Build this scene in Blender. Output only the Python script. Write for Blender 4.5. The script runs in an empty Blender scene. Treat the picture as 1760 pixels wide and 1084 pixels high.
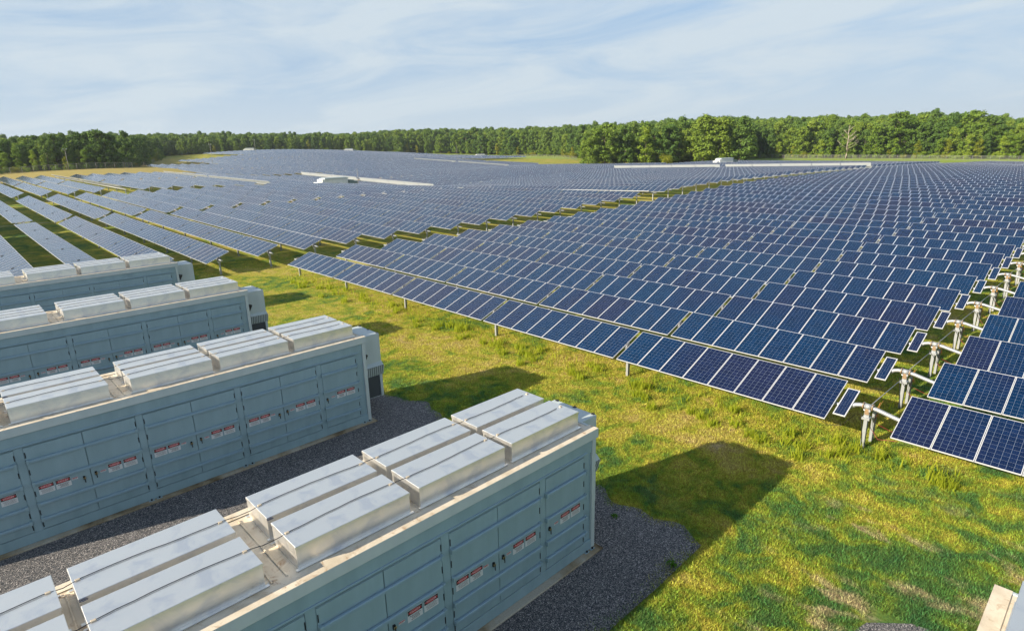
import bpy, math, random
import numpy as np
from mathutils import Vector, Matrix
random.seed(7); rng = np.random.default_rng(11)
S = bpy.context.scene
col = S.collection
R = math.radians

# ------------------------------------------------------------------ camera
CAM = np.array([-9.9923, -8.9959, 9.4923]); YAW, PITCH, ROLL, FPX = 0.811966, 0.276674, -0.0240745, 1039.237
_f = np.array([math.cos(YAW)*math.cos(PITCH), math.sin(YAW)*math.cos(PITCH), -math.sin(PITCH)])
_r0 = np.array([math.sin(YAW), -math.cos(YAW), 0.0]); _u0 = np.cross(_r0, _f)
_r = math.cos(ROLL)*_r0 + math.sin(ROLL)*_u0; _u = -math.sin(ROLL)*_r0 + math.cos(ROLL)*_u0
cd = bpy.data.cameras.new('camera'); cam = bpy.data.objects.new('camera', cd); col.objects.link(cam)
cd.sensor_fit = 'HORIZONTAL'; cd.sensor_width = 36; cd.lens = 36*FPX/1760; cd.clip_start = 0.1; cd.clip_end = 9000
cam.matrix_world = Matrix(((_r[0], _u[0], -_f[0], CAM[0]), (_r[1], _u[1], -_f[1], CAM[1]), (_r[2], _u[2], -_f[2], CAM[2]), (0, 0, 0, 1)))
S.camera = cam
def px(P):
    d = np.asarray(P, float)-CAM; z = d@_f
    return (880+FPX*(d@_r)/z, 542-FPX*(d@_u)/z, z)

# ------------------------------------------------------------------ light
SUNV = Vector((-2.12, 0.605, 1.0)).normalized()          # towards the sun
SUN_EL = math.asin(SUNV.z); SUN_ROT = math.atan2(SUNV.x, SUNV.y)
W = bpy.data.worlds.new("World"); S.world = W; W.use_nodes = True
nt = W.node_tree; nt.nodes.clear()
def N(tree, t, **kw):
    n = tree.nodes.new(t)
    for k, v in kw.items(): setattr(n, k, v)
    return n
def ramp(tree, stops, interp='LINEAR'):
    n = tree.nodes.new('ShaderNodeValToRGB'); cr = n.color_ramp; cr.interpolation = interp
    while len(cr.elements) > 1: cr.elements.remove(cr.elements[-1])
    cr.elements[0].position = stops[0][0]; cr.elements[0].color = (*stops[0][1], 1)
    for pz, c in stops[1:]:
        e = cr.elements.new(pz); e.color = (*c, 1)
    return n
def mixc(tree, fac, a, b, blend='MIX'):
    n = tree.nodes.new('ShaderNodeMix'); n.data_type = 'RGBA'; n.blend_type = blend
    for i, v in ((0, fac), (6, a), (7, b)):
        if v is None: continue
        if hasattr(v, 'is_linked') or hasattr(v, 'links'): tree.links.new(v, n.inputs[i])
        else: n.inputs[i].default_value = (*v, 1) if isinstance(v, tuple) else v
    return n.outputs[2]
def math_(tree, op, a, b=None, c=None):
    n = tree.nodes.new('ShaderNodeMath'); n.operation = op
    for i, v in enumerate((a, b, c)):
        if v is None: continue
        if hasattr(v, 'links'): tree.links.new(v, n.inputs[i])
        else: n.inputs[i].default_value = v
    return n.outputs[0]
sky = N(nt, 'ShaderNodeTexSky', sky_type='NISHITA', sun_disc=False, sun_elevation=SUN_EL, sun_rotation=SUN_ROT, altitude=100, air_density=1.0, dust_density=0.8, ozone_density=2.2)
tc = N(nt, 'ShaderNodeTexCoord'); sx = N(nt, 'ShaderNodeSeparateXYZ'); nt.links.new(tc.outputs['Generated'], sx.inputs[0])
# cirrus veil: noise over (azimuth, elevation), stretched sideways
az = math_(nt, 'ARCTAN2', sx.outputs[1], sx.outputs[0]); el = math_(nt, 'ARCSINE', sx.outputs[2])
cv = N(nt, 'ShaderNodeCombineXYZ'); nt.links.new(math_(nt, 'MULTIPLY', az, 3.2), cv.inputs[0])
nt.links.new(math_(nt, 'ADD', math_(nt, 'MULTIPLY', el, 15.0), math_(nt, 'MULTIPLY', az, 1.2)), cv.inputs[1])
n1 = N(nt, 'ShaderNodeTexNoise'); n1.inputs['Scale'].default_value = 1.1; n1.inputs['Detail'].default_value = 12; n1.inputs['Roughness'].default_value = 0.62; n1.inputs['Distortion'].default_value = 0.7
nt.links.new(cv.outputs[0], n1.inputs['Vector'])
hi = N(nt, 'ShaderNodeMapRange'); hi.inputs[1].default_value = 0.3; hi.inputs[2].default_value = 0.6; hi.inputs[3].default_value = 0.0; hi.inputs[4].default_value = 0.14; nt.links.new(el, hi.inputs[0])
cl = ramp(nt, [(0.28, (0, 0, 0)), (0.60, (1, 1, 1))]); nt.links.new(math_(nt, 'ADD', n1.outputs[0], hi.outputs[0]), cl.inputs[0])
lowv = N(nt, 'ShaderNodeMapRange'); lowv.inputs[1].default_value = 0.0; lowv.inputs[2].default_value = 0.15; lowv.inputs[3].default_value = 0.8; lowv.inputs[4].default_value = 0.0
nt.links.new(el, lowv.inputs[0])
fac = math_(nt, 'MINIMUM', math_(nt, 'MAXIMUM', math_(nt, 'MULTIPLY', cl.outputs[0], 0.95), lowv.outputs[0]), 0.9)
upf = N(nt, 'ShaderNodeMapRange'); upf.inputs[1].default_value = 0.6; upf.inputs[2].default_value = 0.92; upf.inputs[3].default_value = 1; upf.inputs[4].default_value = 0.0
nt.links.new(el, upf.inputs[0]); fac = math_(nt, 'MULTIPLY', fac, upf.outputs[0])
skyc = mixc(nt, 1.0, sky.outputs[0], (0.72, 0.72, 0.72), 'MULTIPLY')
lowf = N(nt, 'ShaderNodeMapRange'); lowf.inputs[1].default_value = 0.12; lowf.inputs[2].default_value = 0.75; lowf.inputs[3].default_value = 0.9; lowf.inputs[4].default_value = 0.0
nt.links.new(el, lowf.inputs[0]); skyc = mixc(nt, lowf.outputs[0], skyc, (1.6, 2.25, 3.1))       # pale summer haze in the clear air
skym = mixc(nt, fac, skyc, (2.72, 3.1, 3.38))
bg = N(nt, 'ShaderNodeBackground'); bg.inputs[1].default_value = 0.135; nt.links.new(skym, bg.inputs[0])
wo = N(nt, 'ShaderNodeOutputWorld'); nt.links.new(bg.outputs[0], wo.inputs[0])
sd = bpy.data.lights.new('sun', 'SUN'); sd.energy = 5.0; sd.angle = R(0.55); sd.color = (1.0, 0.875, 0.69)
sun = bpy.data.objects.new('sun', sd); col.objects.link(sun); sun.rotation_euler = SUNV.to_track_quat('Z', 'Y').to_euler()
S.view_settings.view_transform = 'Standard'; S.view_settings.look = 'None'; S.view_settings.exposure = 0.85; S.view_settings.gamma = 1
S.cycles.use_denoising = True; S.cycles.max_bounces = 6; S.cycles.diffuse_bounces = 3; S.cycles.glossy_bounces = 3; S.cycles.transparent_max_bounces = 10
S.cycles.use_adaptive_sampling = True; S.cycles.adaptive_threshold = 0.02

# ------------------------------------------------------------------ helpers
def tag(o, label=None, cat=None, group=None, kind=None):
    for k, v in (('label', label), ('category', cat), ('group', group), ('kind', kind)):
        if v: o[k] = v
    return o
def empty(name, loc, rz=0.0):
    o = bpy.data.objects.new(name, None); col.objects.link(o); o.location = loc; o.rotation_euler = (0, 0, rz); o.empty_display_size = .3
    return o
def link(name, me, parent=None, loc=(0, 0, 0), rot=(0, 0, 0)):
    o = bpy.data.objects.new(name, me); col.objects.link(o)
    if parent: o.parent = parent
    o.location = loc; o.rotation_euler = rot
    return o
KIDS = {}
def part(name, me, parent, loc=(0, 0, 0), rot=(0, 0, 0)):
    o = link(name, me, parent, loc, rot); KIDS.setdefault(parent.name, []).append(o); return o
def copy_tree(o, parent=None):
    c = o.copy(); col.objects.link(c)
    if parent: c.parent = parent; KIDS.setdefault(parent.name, []).append(c)
    for ch in list(KIDS.get(o.name, [])): copy_tree(ch, c)
    return c
class MB:
    def __init__(s): s.v = []; s.f = []; s.m = []; s.uv = {}; s.sm = set()
    def quad(s, pts, m=0, uv=None, smooth=False):
        b = len(s.v); s.v += [tuple(q) for q in pts]; s.f.append(tuple(range(b, b+len(pts)))); s.m.append(m)
        if uv: s.uv[len(s.f)-1] = uv
        if smooth: s.sm.add(len(s.f)-1)
    def box(s, a, b, m=0, bev=0.0, skip=()):
        x0, y0, z0 = a; x1, y1, z1 = b
        if bev > 0:
            e = bev
            ring = lambda i, z: [(x0+i, y0+i, z), (x1-i, y0+i, z), (x1-i, y1-i, z), (x0+i, y1-i, z)]
            L = [ring(e, z0), ring(0, z0+e), ring(0, z1-e), ring(e, z1)]
            base = len(s.v)
            for l in L: s.v += l
            for k in range(3):
                for i in range(4):
                    j = (i+1) % 4; s.f.append((base+4*k+i, base+4*k+j, base+4*k+4+j, base+4*k+4+i)); s.m.append(m)
            s.f.append((base+3, base+2, base+1, base)); s.m.append(m); s.f.append((base+12, base+13, base+14, base+15)); s.m.append(m)
            return
        F = {'-z': [(x0, y1, z0), (x1, y1, z0), (x1, y0, z0), (x0, y0, z0)], '+z': [(x0, y0, z1), (x1, y0, z1), (x1, y1, z1), (x0, y1, z1)],
             '-y': [(x0, y0, z0), (x1, y0, z0), (x1, y0, z1), (x0, y0, z1)], '+y': [(x1, y1, z0), (x0, y1, z0), (x0, y1, z1), (x1, y1, z1)],
             '-x': [(x0, y1, z0), (x0, y0, z0), (x0, y0, z1), (x0, y1, z1)], '+x': [(x1, y0, z0), (x1, y1, z0), (x1, y1, z1), (x1, y0, z1)]}
        for k, q in F.items():
            if k not in skip: s.quad(q, m)
    def tube(s, path, r, n=8, m=0, caps=True):
        path = [Vector(q) for q in path]; rr = r if hasattr(r, '__len__') else [r]*len(path); rings = []
        for i, q in enumerate(path):
            t = (path[min(i+1, len(path)-1)]-path[max(i-1, 0)]).normalized()
            a = t.cross(Vector((0, 0, 1)));
            if a.length < 1e-3: a = t.cross(Vector((1, 0, 0)))
            a.normalize(); b = t.cross(a); base = len(s.v); rings.append(base)
            for k in range(n):
                an = 2*math.pi*k/n; s.v.append(tuple(q+a*math.cos(an)*rr[i]+b*math.sin(an)*rr[i]))
        for i in range(len(path)-1):
            for k in range(n):
                j = (k+1) % n; s.f.append((rings[i]+k, rings[i+1]+k, rings[i+1]+j, rings[i]+j)); s.m.append(m); s.sm.add(len(s.f)-1)
        if caps:
            s.f.append(tuple(rings[0]+k for k in range(n))); s.m.append(m); s.f.append(tuple(rings[-1]+k for k in reversed(range(n)))); s.m.append(m)
    def mesh(s, name, mats):
        me = bpy.data.meshes.new(name); me.from_pydata(s.v, [], s.f)
        for m in mats: me.materials.append(m)
        me.polygons.foreach_set('material_index', s.m)
        me.polygons.foreach_set('use_smooth', [i in s.sm for i in range(len(s.f))])
        if s.uv:
            l = me.uv_layers.new(name='UVMap')
            for fi, uv in s.uv.items():
                p = me.polygons[fi]
                for k, li in enumerate(p.loop_indices): l.data[li].uv = uv[k]
        me.update(); return me
def npmesh(name, V, F, mats, attrs=None, smooth=False):
    me = bpy.data.meshes.new(name); n, k = F.shape
    me.vertices.add(len(V)); me.vertices.foreach_set('co', np.asarray(V, np.float32).ravel())
    me.loops.add(n*k); me.loops.foreach_set('vertex_index', F.astype(np.int32).ravel())
    me.polygons.add(n); me.polygons.foreach_set('loop_start', np.arange(0, n*k, k, dtype=np.int32)); me.polygons.foreach_set('loop_total', np.full(n, k, np.int32))
    if smooth: me.polygons.foreach_set('use_smooth', np.ones(n, bool))
    for m in mats: me.materials.append(m)
    for nm, (dom, arr) in (attrs or {}).items():
        a = me.attributes.new(nm, 'FLOAT', dom); a.data.foreach_set('value', np.asarray(arr, np.float32))
    me.update(calc_edges=True); me.validate(); return me
def ordinal(n):
    ones = 'zeroth first second third fourth fifth sixth seventh eighth ninth tenth eleventh twelfth thirteenth fourteenth fifteenth sixteenth seventeenth eighteenth nineteenth'.split()
    if n < 20: return ones[n]
    t, o = divmod(n, 10); tens = {2: 'twent', 3: 'thirt', 4: 'fort', 5: 'fift', 6: 'sixt', 7: 'sevent', 8: 'eight', 9: 'ninet'}[t]
    return tens+'ieth' if o == 0 else tens+'y-'+ones[o]

# ------------------------------------------------------------------ materials
def mat(name, color=(.5, .5, .5), rough=.6, metal=0.0, spec=.5):
    m = bpy.data.materials.new(name); m.use_nodes = True; b = m.node_tree.nodes['Principled BSDF']
    b.inputs['Base Color'].default_value = (*color, 1); b.inputs['Roughness'].default_value = rough; b.inputs['Metallic'].default_value = metal; b.inputs['Specular IOR Level'].default_value = spec
    return m, m.node_tree, b
def noise(t, scale, detail=4, rough=.55, vec=None, dist=0.0):
    n = t.nodes.new('ShaderNodeTexNoise'); n.inputs['Scale'].default_value = scale; n.inputs['Detail'].default_value = detail; n.inputs['Roughness'].default_value = rough; n.inputs['Distortion'].default_value = dist
    if vec is not None: t.links.new(vec, n.inputs['Vector'])
    return n.outputs[0]
def objco(t): return t.nodes.new('ShaderNodeTexCoord').outputs['Object']
def geopos(t): return t.nodes.new('ShaderNodeNewGeometry').outputs['Position']
def scaled(t, vec, sx_, sy_, sz_):
    n = t.nodes.new('ShaderNodeMapping'); n.inputs['Scale'].default_value = (sx_, sy_, sz_); t.links.new(vec, n.inputs['Vector']); return n.outputs[0]
def bump(t, b, h, strength=.2, dist=.02):
    n = t.nodes.new('ShaderNodeBump'); n.inputs['Strength'].default_value = strength; n.inputs['Distance'].default_value = dist
    t.links.new(h, n.inputs['Height']); t.links.new(n.outputs[0], b.inputs['Normal'])
def weathered(name, c1, c2, rough=.5, metal=0., scale=3., streak=False, spec=.5, rvar=.1):
    m, t, b = mat(name, c1, rough, metal, spec); v = objco(t)
    f = noise(t, scale, 6, .6, scaled(t, v, 1, 1, .25 if streak else 1))
    r = ramp(t, [(.35, (0, 0, 0)), (.7, (1, 1, 1))]); t.links.new(f, r.inputs[0])
    t.links.new(mixc(t, r.outputs[0], c1, c2), b.inputs['Base Color'])
    t.links.new(math_(t, 'ADD', math_(t, 'MULTIPLY', f, rvar*2), rough-rvar), b.inputs['Roughness'])
    return m, t, b
M = {}
M['paint'], *_ = weathered('container_paint', (.265, .385, .44), (.215, .32, .365), .42, 0, 2.2, True)
M['bar'], *_ = weathered('bar_paint', (.25, .37, .45), (.22, .33, .41), .38, 0, 3, False)
M['cab'], *_ = weathered('cabinet_paint', (.48, .55, .56), (.43, .50, .51), .45, 0, 3, True)
M['seam'], *_ = mat('dark_gap', (.2, .29, .32), .8)
M['rub'], *_ = mat('black_rubber', (.012, .013, .016), .5)
M['dark'], *_ = mat('dark_coil', (.05, .06, .068), .7)
M['bolt'], *_ = mat('dark_bolt', (.02, .02, .022), .5, .5)
M['white'], *_ = weathered('sign_white', (.62, .64, .66), (.56, .58, .6), .5, 0, 8)
M['black'], *_ = mat('sign_black', (.012, .012, .014), .45)
M['red'], *_ = mat('sign_red', (.5, .012, .02), .4)
M['clip'], *_ = mat('tan_clip', (.50, .43, .33), .7)
M['grille'], *_ = mat('grille_back', (.13, .15, .16), .7)
M['grey'], *_ = mat('sign_print', (.16, .16, .17), .6)
M['brass'], *_ = mat('brass_lock', (.45, .36, .16), .35, .8)
M['steel'], *_ = weathered('galvanised_steel', (.42, .44, .46), (.33, .35, .37), .5, .45, 14)
M['bearing'], *_ = weathered('bearing_housing', (.20, .21, .22), (.12, .125, .13), .5, .4, 14)
M['rust'], *_ = weathered('gearbox_orange', (.36, .25, .15), (.24, .16, .09), .6, .4, 20)
M['wire_r'], *_ = mat('red_wire', (.25, .03, .03), .5)
M['wire_y'], *_ = mat('orange_wire', (.55, .27, .04), .5)
M['frame'], *_ = mat('panel_frame', (.72, .73, .76), .4, .3)
M['logo'], *_ = mat('logo_blue', (.015, .025, .09), .4)
M['invw'], *_ = weathered('white_enclosure', (.78, .79, .78), (.70, .71, .70), .5, 0, 2, True)
M['invg'], *_ = weathered('green_grey_enclosure', (.20, .26, .25), (.17, .22, .21), .5, 0, 2, True)
M['pole'], *_ = mat('weathered_pole', (.26, .25, .23), .7)
# roof of the containers: cream paint with rust and water stains
m, t, b = mat('roof_paint', (.7, .66, .58), .6); v = objco(t)
r1 = ramp(t, [(.45, (0, 0, 0)), (.72, (1, 1, 1))]); t.links.new(noise(t, 1.6, 8, .65, v, .6), r1.inputs[0])
r2 = ramp(t, [(.55, (0, 0, 0)), (.68, (1, 1, 1))]); t.links.new(noise(t, 3.5, 8, .7, v, 1.2), r2.inputs[0])
t.links.new(mixc(t, math_(t, 'MULTIPLY', r2.outputs[0], .8), mixc(t, r1.outputs[0], (.70, .62, .49), (.48, .40, .28)), (.30, .15, .05)), b.inputs['Base Color']); M['roof'] = m
# bright aluminium roof boxes
m, t, b = mat('roof_box_metal', (.70, .72, .75), .34, 0.9); v = objco(t)
f1 = noise(t, 2.4, 6, .6, v, .5); r1 = ramp(t, [(.5, (.86, .85, .82)), (.66, (.72, .73, .75))]); t.links.new(f1, r1.inputs[0]); t.links.new(r1.outputs[0], b.inputs['Base Color'])
t.links.new(math_(t, 'ADD', math_(t, 'MULTIPLY', noise(t, 5, 5, .6, v), .28), .26), b.inputs['Roughness'])
bump(t, b, noise(t, 1.3, 2, .5, v), .12, .05); M['box'] = m
# concrete pad with brown stain
m, t, b = mat('pad_concrete', (.36, .33, .27), .85); v = objco(t)
r1 = ramp(t, [(.42, (.42, .385, .31)), (.52, (.30, .24, .15)), (.62, (.10, .065, .025))]); t.links.new(noise(t, .55, 6, .6, v, .4), r1.inputs[0]); t.links.new(mixc(t, .35, r1.outputs[0], noise(t, 30, 4, .6, v), 'OVERLAY'), b.inputs['Base Color']); M['pad'] = m
# solar glass: six by twelve cells with pale gaps; every panel its own shade
m, t, b = mat('solar_glass', (.02, .04, .1), .09, 0, .3); uvn = t.nodes.new('ShaderNodeUVMap'); su = t.nodes.new('ShaderNodeSeparateXYZ'); t.links.new(uvn.outputs[0], su.inputs[0])
def lines(sock, n, w):
    fr = math_(t, 'FRACT', math_(t, 'MULTIPLY', sock, n)); return math_(t, 'GREATER_THAN', math_(t, 'ABSOLUTE', math_(t, 'SUBTRACT', fr, .5)), .5-w)
gl = math_(t, 'MAXIMUM', lines(su.outputs[0], 6, .016), math_(t, 'MULTIPLY', lines(su.outputs[1], 12, .016), .75))
bus = math_(t, 'MULTIPLY', lines(su.outputs[0], 18, .02), .14)
oi = t.nodes.new('ShaderNodeObjectInfo'); at = t.nodes.new('ShaderNodeAttribute'); at.attribute_name = 'pr'
rnd = math_(t, 'FRACT', math_(t, 'ADD', oi.outputs['Random'], at.outputs['Fac']))
big = noise(t, .16, 2, .5, geopos(t)); sel = math_(t, 'ADD', math_(t, 'MULTIPLY', rnd, .28), math_(t, 'MULTIPLY', math_(t, 'SUBTRACT', big, .22), 1.2))
cr = ramp(t, [(.1, (.001, .024, .072)), (.45, (.002, .020, .066)), (.66, (.007, .015, .053)), (.95, (.010, .0145, .048))]); t.links.new(sel, cr.inputs[0])
cellid = t.nodes.new('ShaderNodeCombineXYZ'); t.links.new(math_(t, 'FLOOR', math_(t, 'MULTIPLY', su.outputs[0], 6)), cellid.inputs[0]); t.links.new(math_(t, 'FLOOR', math_(t, 'MULTIPLY', su.outputs[1], 12)), cellid.inputs[1]); t.links.new(rnd, cellid.inputs[2])
wn = t.nodes.new('ShaderNodeTexWhiteNoise'); t.links.new(cellid.outputs[0], wn.inputs[0])
cc = mixc(t, .16, cr.outputs[0], wn.outputs['Value'], 'OVERLAY')
t.links.new(mixc(t, math_(t, 'MAXIMUM', gl, bus), cc, (.20, .25, .34)), b.inputs['Base Color'])
b.inputs['Coat Weight'].default_value = 0.0; M['glass'] = m
m, t, b = mat('white_backsheet', (.50, .54, .60), .6); M['back'] = m
# ground: grass colours shared by the turf sheet and its blades
def grass_color(t, pos):
    a = noise(t, .22, 5, .62, pos, .4); c = noise(t, 1.3, 4, .6, pos, .6); d = noise(t, 7.0, 3, .6, pos)
    mixv = math_(t, 'ADD', math_(t, 'MULTIPLY', a, .52), math_(t, 'MULTIPLY', c, .48))
    sy = t.nodes.new('ShaderNodeSeparateXYZ'); t.links.new(pos, sy.inputs[0])
    def rng_(s_, a0, a1, o0, o1):
        n = t.nodes.new('ShaderNodeMapRange'); n.interpolation_type = 'SMOOTHSTEP'
        for i, v in enumerate((a0, a1, o0, o1)): n.inputs[i+1].default_value = v
        t.links.new(s_, n.inputs[0]); return n.outputs[0]
    mixv = math_(t, 'ADD', mixv, rng_(sy.outputs[1], -7.5, .5, -.075, .0)); mixv = math_(t, 'ADD', mixv, rng_(sy.outputs[0], 2.5, 6.5, -.035, .012))   # greener near the yard, drier by the rows
    w_ = noise(t, .95, 5, .62, scaled(t, pos, 1.0, .45, 1), .3); worn = math_(t, 'MULTIPLY', math_(t, 'MULTIPLY', rng_(w_, .54, .66, 0, .8), rng_(sy.outputs[1], -3.8, -5.2, .12, 1)), rng_(sy.outputs[0], 8.2, 6.2, .2, 1))            # worn streaks
    r = ramp(t, [(.30, (.06, .15, .045)), (.39, (.11, .205, .045)), (.455, (.25, .31, .035)), (.52, (.42, .385, .055)), (.62, (.48, .385, .12)), (.71, (.58, .45, .30))])
    t.links.new(mixv, r.inputs[0])
    return mixc(t, .32, mixc(t, worn, r.outputs[0], (.50, .39, .23)), ramp_of(t, d, [(.3, (.25, .25, .25)), (.7, (.78, .78, .78))]), 'OVERLAY')
def ramp_of(t, s, stops):
    r = ramp(t, stops); t.links.new(s, r.inputs[0]); return r.outputs[0]
m, t, b = mat('turf', (.1, .12, .03), .95, 0, .15); pos = geopos(t); gc = grass_color(t, pos)
fine = noise(t, 15, 6, .78, pos); gc = mixc(t, 1.0, gc, ramp_of(t, fine, [(.32, (.22, .2, .16)), (.5, (.8, .8, .8)), (.66, (1, 1, 1))]), 'MULTIPLY')
sp = t.nodes.new('ShaderNodeSeparateXYZ'); t.links.new(pos, sp.inputs[0])                # dry strip by the left woods, lush strip by the right woods
def band(sock, a, c):
    n = t.nodes.new('ShaderNodeMapRange'); n.interpolation_type = 'SMOOTHSTEP'; n.inputs[1].default_value = a; n.inputs[2].default_value = c; t.links.new(sock, n.inputs[0]); return n.outputs[0]
dry = math_(t, 'MULTIPLY', math_(t, 'MULTIPLY', band(sp.outputs[1], 196, 214), band(sp.outputs[0], 125, 85)), .85); gc = mixc(t, dry, gc, (.36, .285, .10))
lush = math_(t, 'MULTIPLY', band(sp.outputs[0], 288, 296), .8); gc = mixc(t, lush, gc, (.21, .30, .045))
t.links.new(gc, b.inputs['Base Color']); bump(t, b, fine, .6, .05); M['turf'] = m
m, t, b = mat('grass_blade', (.1, .14, .02), .7, 0, .25); pos = geopos(t); gc = grass_color(t, pos); at = t.nodes.new('ShaderNodeAttribute'); at.attribute_name = 'pr'
hs = t.nodes.new('ShaderNodeHueSaturation'); t.links.new(gc, hs.inputs['Color']); t.links.new(math_(t, 'ADD', math_(t, 'MULTIPLY', at.outputs['Fac'], 1.3), .5), hs.inputs['Value']); t.links.new(math_(t, 'ADD', math_(t, 'MULTIPLY', at.outputs['Fac'], .07), .465), hs.inputs['Hue'])
t.links.new(hs.outputs[0], b.inputs['Base Color'])
tr = t.nodes.new('ShaderNodeBsdfTranslucent'); t.links.new(hs.outputs[0], tr.inputs[0]); ms = t.nodes.new('ShaderNodeMixShader'); ms.inputs[0].default_value = .3
t.links.new(b.outputs[0], ms.inputs[1]); t.links.new(tr.outputs[0], ms.inputs[2]); t.links.new(ms.outputs[0], t.nodes['Material Output'].inputs[0]); M['blade'] = m
def leafmat(name, stops, tw=.3):
    m, t, b = mat(name, (.06, .1, .02), .75, 0, .2); at = t.nodes.new('ShaderNodeAttribute'); at.attribute_name = 'pr'; oi = t.nodes.new('ShaderNodeObjectInfo')
    f = math_(t, 'ADD', math_(t, 'MULTIPLY', at.outputs['Fac'], .42), math_(t, 'MULTIPLY', oi.outputs['Random'], .58))
    c = ramp_of(t, f, stops); t.links.new(c, b.inputs['Base Color'])
    tr = t.nodes.new('ShaderNodeBsdfTranslucent'); t.links.new(c, tr.inputs[0]); ms = t.nodes.new('ShaderNodeMixShader'); ms.inputs[0].default_value = tw
    t.links.new(b.outputs[0], ms.inputs[1]); t.links.new(tr.outputs[0], ms.inputs[2]); t.links.new(ms.outputs[0], t.nodes['Material Output'].inputs[0]); return m
M['leaf'] = leafmat('leaf_green', [(0, (.07, .14, .02)), (.5, (.15, .235, .03)), (1, (.26, .34, .045))], .25)
M['leafdark'] = leafmat('leaf_dark', [(0, (.06, .125, .024)), (.5, (.11, .19, .034)), (1, (.19, .27, .048))], .22)
M['leafyoung'] = leafmat('leaf_young', [(0, (.12, .21, .022)), (.5, (.20, .30, .03)), (1, (.32, .40, .05))], .3)
M['leafyel'] = leafmat('leaf_yellow_green', [(0, (.15, .20, .018)), (.5, (.25, .27, .02)), (1, (.36, .33, .03))])
M['weedm'] = leafmat('weed_leaf', [(0, (.28, .38, .03)), (.5, (.45, .50, .04)), (1, (.62, .60, .07))], .62)
M['weedg'] = leafmat('weed_green', [(0, (.05, .13, .012)), (.5, (.08, .2, .015)), (1, (.12, .26, .02))], .4)
M['bark'], *_ = weathered('bark', (.17, .14, .11), (.10, .08, .065), .9, 0, 3, True)
M['barkpale'], *_ = weathered('bare_wood', (.42, .37, .30), (.33, .28, .22), .9, 0, 3, True)
# gravel
m, t, b = mat('gravel_stone', (.2, .2, .2), .9, 0, .3); pos = geopos(t)
vo = t.nodes.new('ShaderNodeTexVoronoi'); vo.inputs['Scale'].default_value = 55; t.links.new(pos, vo.inputs['Vector']); sc = t.nodes.new('ShaderNodeSeparateColor'); t.links.new(vo.outputs['Color'], sc.inputs[0])
c = ramp_of(t, sc.outputs[0], [(0, (.03, .034, .04)), (.45, (.115, .118, .125)), (.75, (.23, .22, .22)), (.93, (.40, .37, .36)), (1, (.65, .62, .6))])
c = mixc(t, .35, c, ramp_of(t, noise(t, .5, 4, .6, pos), [(.3, (.3, .3, .3)), (.7, (.68, .66, .62))]), 'OVERLAY'); t.links.new(c, b.inputs['Base Color']); bump(t, b, vo.outputs['Distance'], .9, .03); M['gravel'] = m
m, t, b = mat('chain_link', (.45, .47, .48), .5, .5); tp = t.nodes.new('ShaderNodeBsdfTransparent'); ms = t.nodes.new('ShaderNodeMixShader'); ms.inputs[0].default_value = .08
t.links.new(tp.outputs[0], ms.inputs[1]); t.links.new(b.outputs[0], ms.inputs[2]); t.links.new(ms.outputs[0], t.nodes['Material Output'].inputs[0]); M['link'] = m

# ------------------------------------------------------------------ terrain
CTRL = np.array([(0, 0, 0), (-15, 10, 0), (-20, 35, 0), (-12, -20, 0), (6, -15, 0), (3, 20, 0), (10, -3, 0), (18, -3, .02), (26, -3, .1), (34, -3, .25), (38, -3, .25),
 (10, 36, .2), (18, 36, .12), (26, 36, .06), (34, 36, .08), (42, 36, .22), (50, 36, .28), (58, 36, .62), (66, 36, .78), (74, 36, 1.12), (82, 36, 1.32), (90, 36, 1.32), (100, 36, 1.22), (112, 36, 1.14),
 (124, 36, 1.06), (140, 36, .9), (155, 36, .66), (170, 36, .34), (190, 36, -.12), (215, 36, -.8), (240, 36, -1.46), (260, 36, -1.94), (280, 36, -2.52),
 (6, 41, .1), (14, 41, .08), (22, 41, .02), (30, 41, .02), (38, 41, .1), (6, 82, .72), (10, 82, .66), (22, 127, 1.8), (26, 127, 1.58), (30, 127, 1.52), (34, 127, 1.36), (40, 127, 1.18), (14, 121, 1.32), (18, 121, 1.22), (22, 121, 1.12),
 (24, 207, 2.24), (32, 207, 2.26), (40, 207, 2.42), (24, 167, 2.1), (60, 124, -.1), (83, 127, -3.3), (90, 127, -2.7), (83, 168, -2.0), (90, 168, -1.5), (83, 207, -1.1), (90, 207, -.6), (8, 255, 3.2), (25, 255, 4.0), (43, 255, 4.1), (55, 255, 3.7), (61, 292, 2.7), (105, 378, 3.6), (130, 378, 5.4), (172, 460, 7.8),
 (200, 434, 7), (250, 455, 5.7), (290, 430, 2.2), (300, 380, .8), (310, 337, -.5), (290, 345, -.5), (198, 292, 1.0), (198, 212, -2.2), (205, 170, -1.2), (205, 139, -1.1), (205, 109, -.6), (310, 280, -.6),
 (150, 10, .4), (170, 12, .1), (200, 15, -.9), (230, 18, -2.0), (260, 25, -2.6), (290, 34, -3.2), (120, -10, .8), (-30, 60, .3), (-30, 100, .9), (-20, 130, 1.4), (-20, 200, 2.6), (-60, 250, 3.5), (-60, -40, 0), (60, -60, .2), (200, -60, -1), (320, -40, -3.4), (325, 40, -2.7), (335, 100, -1.9), (345, 10, -2.6), (350, 200, -1.5),
 (350, 330, 0), (330, 430, 2.5), (260, 500, 6), (180, 520, 8), (120, 470, 6), (60, 400, 4.2), (0, 330, 4.2), (-60, 330, 4.2), (90, 82, .6), (60, 82, .6), (120, 82, .6), (160, 82, .0)], float)
_s = 80.0
def _phi(d): q = d/_s; return np.where(q > 1e-9, q*q*np.log(q+1e-12), 0)
_D = _phi(np.linalg.norm(CTRL[:, None, :2]-CTRL[None, :, :2], axis=2)); _n = len(CTRL)
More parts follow.
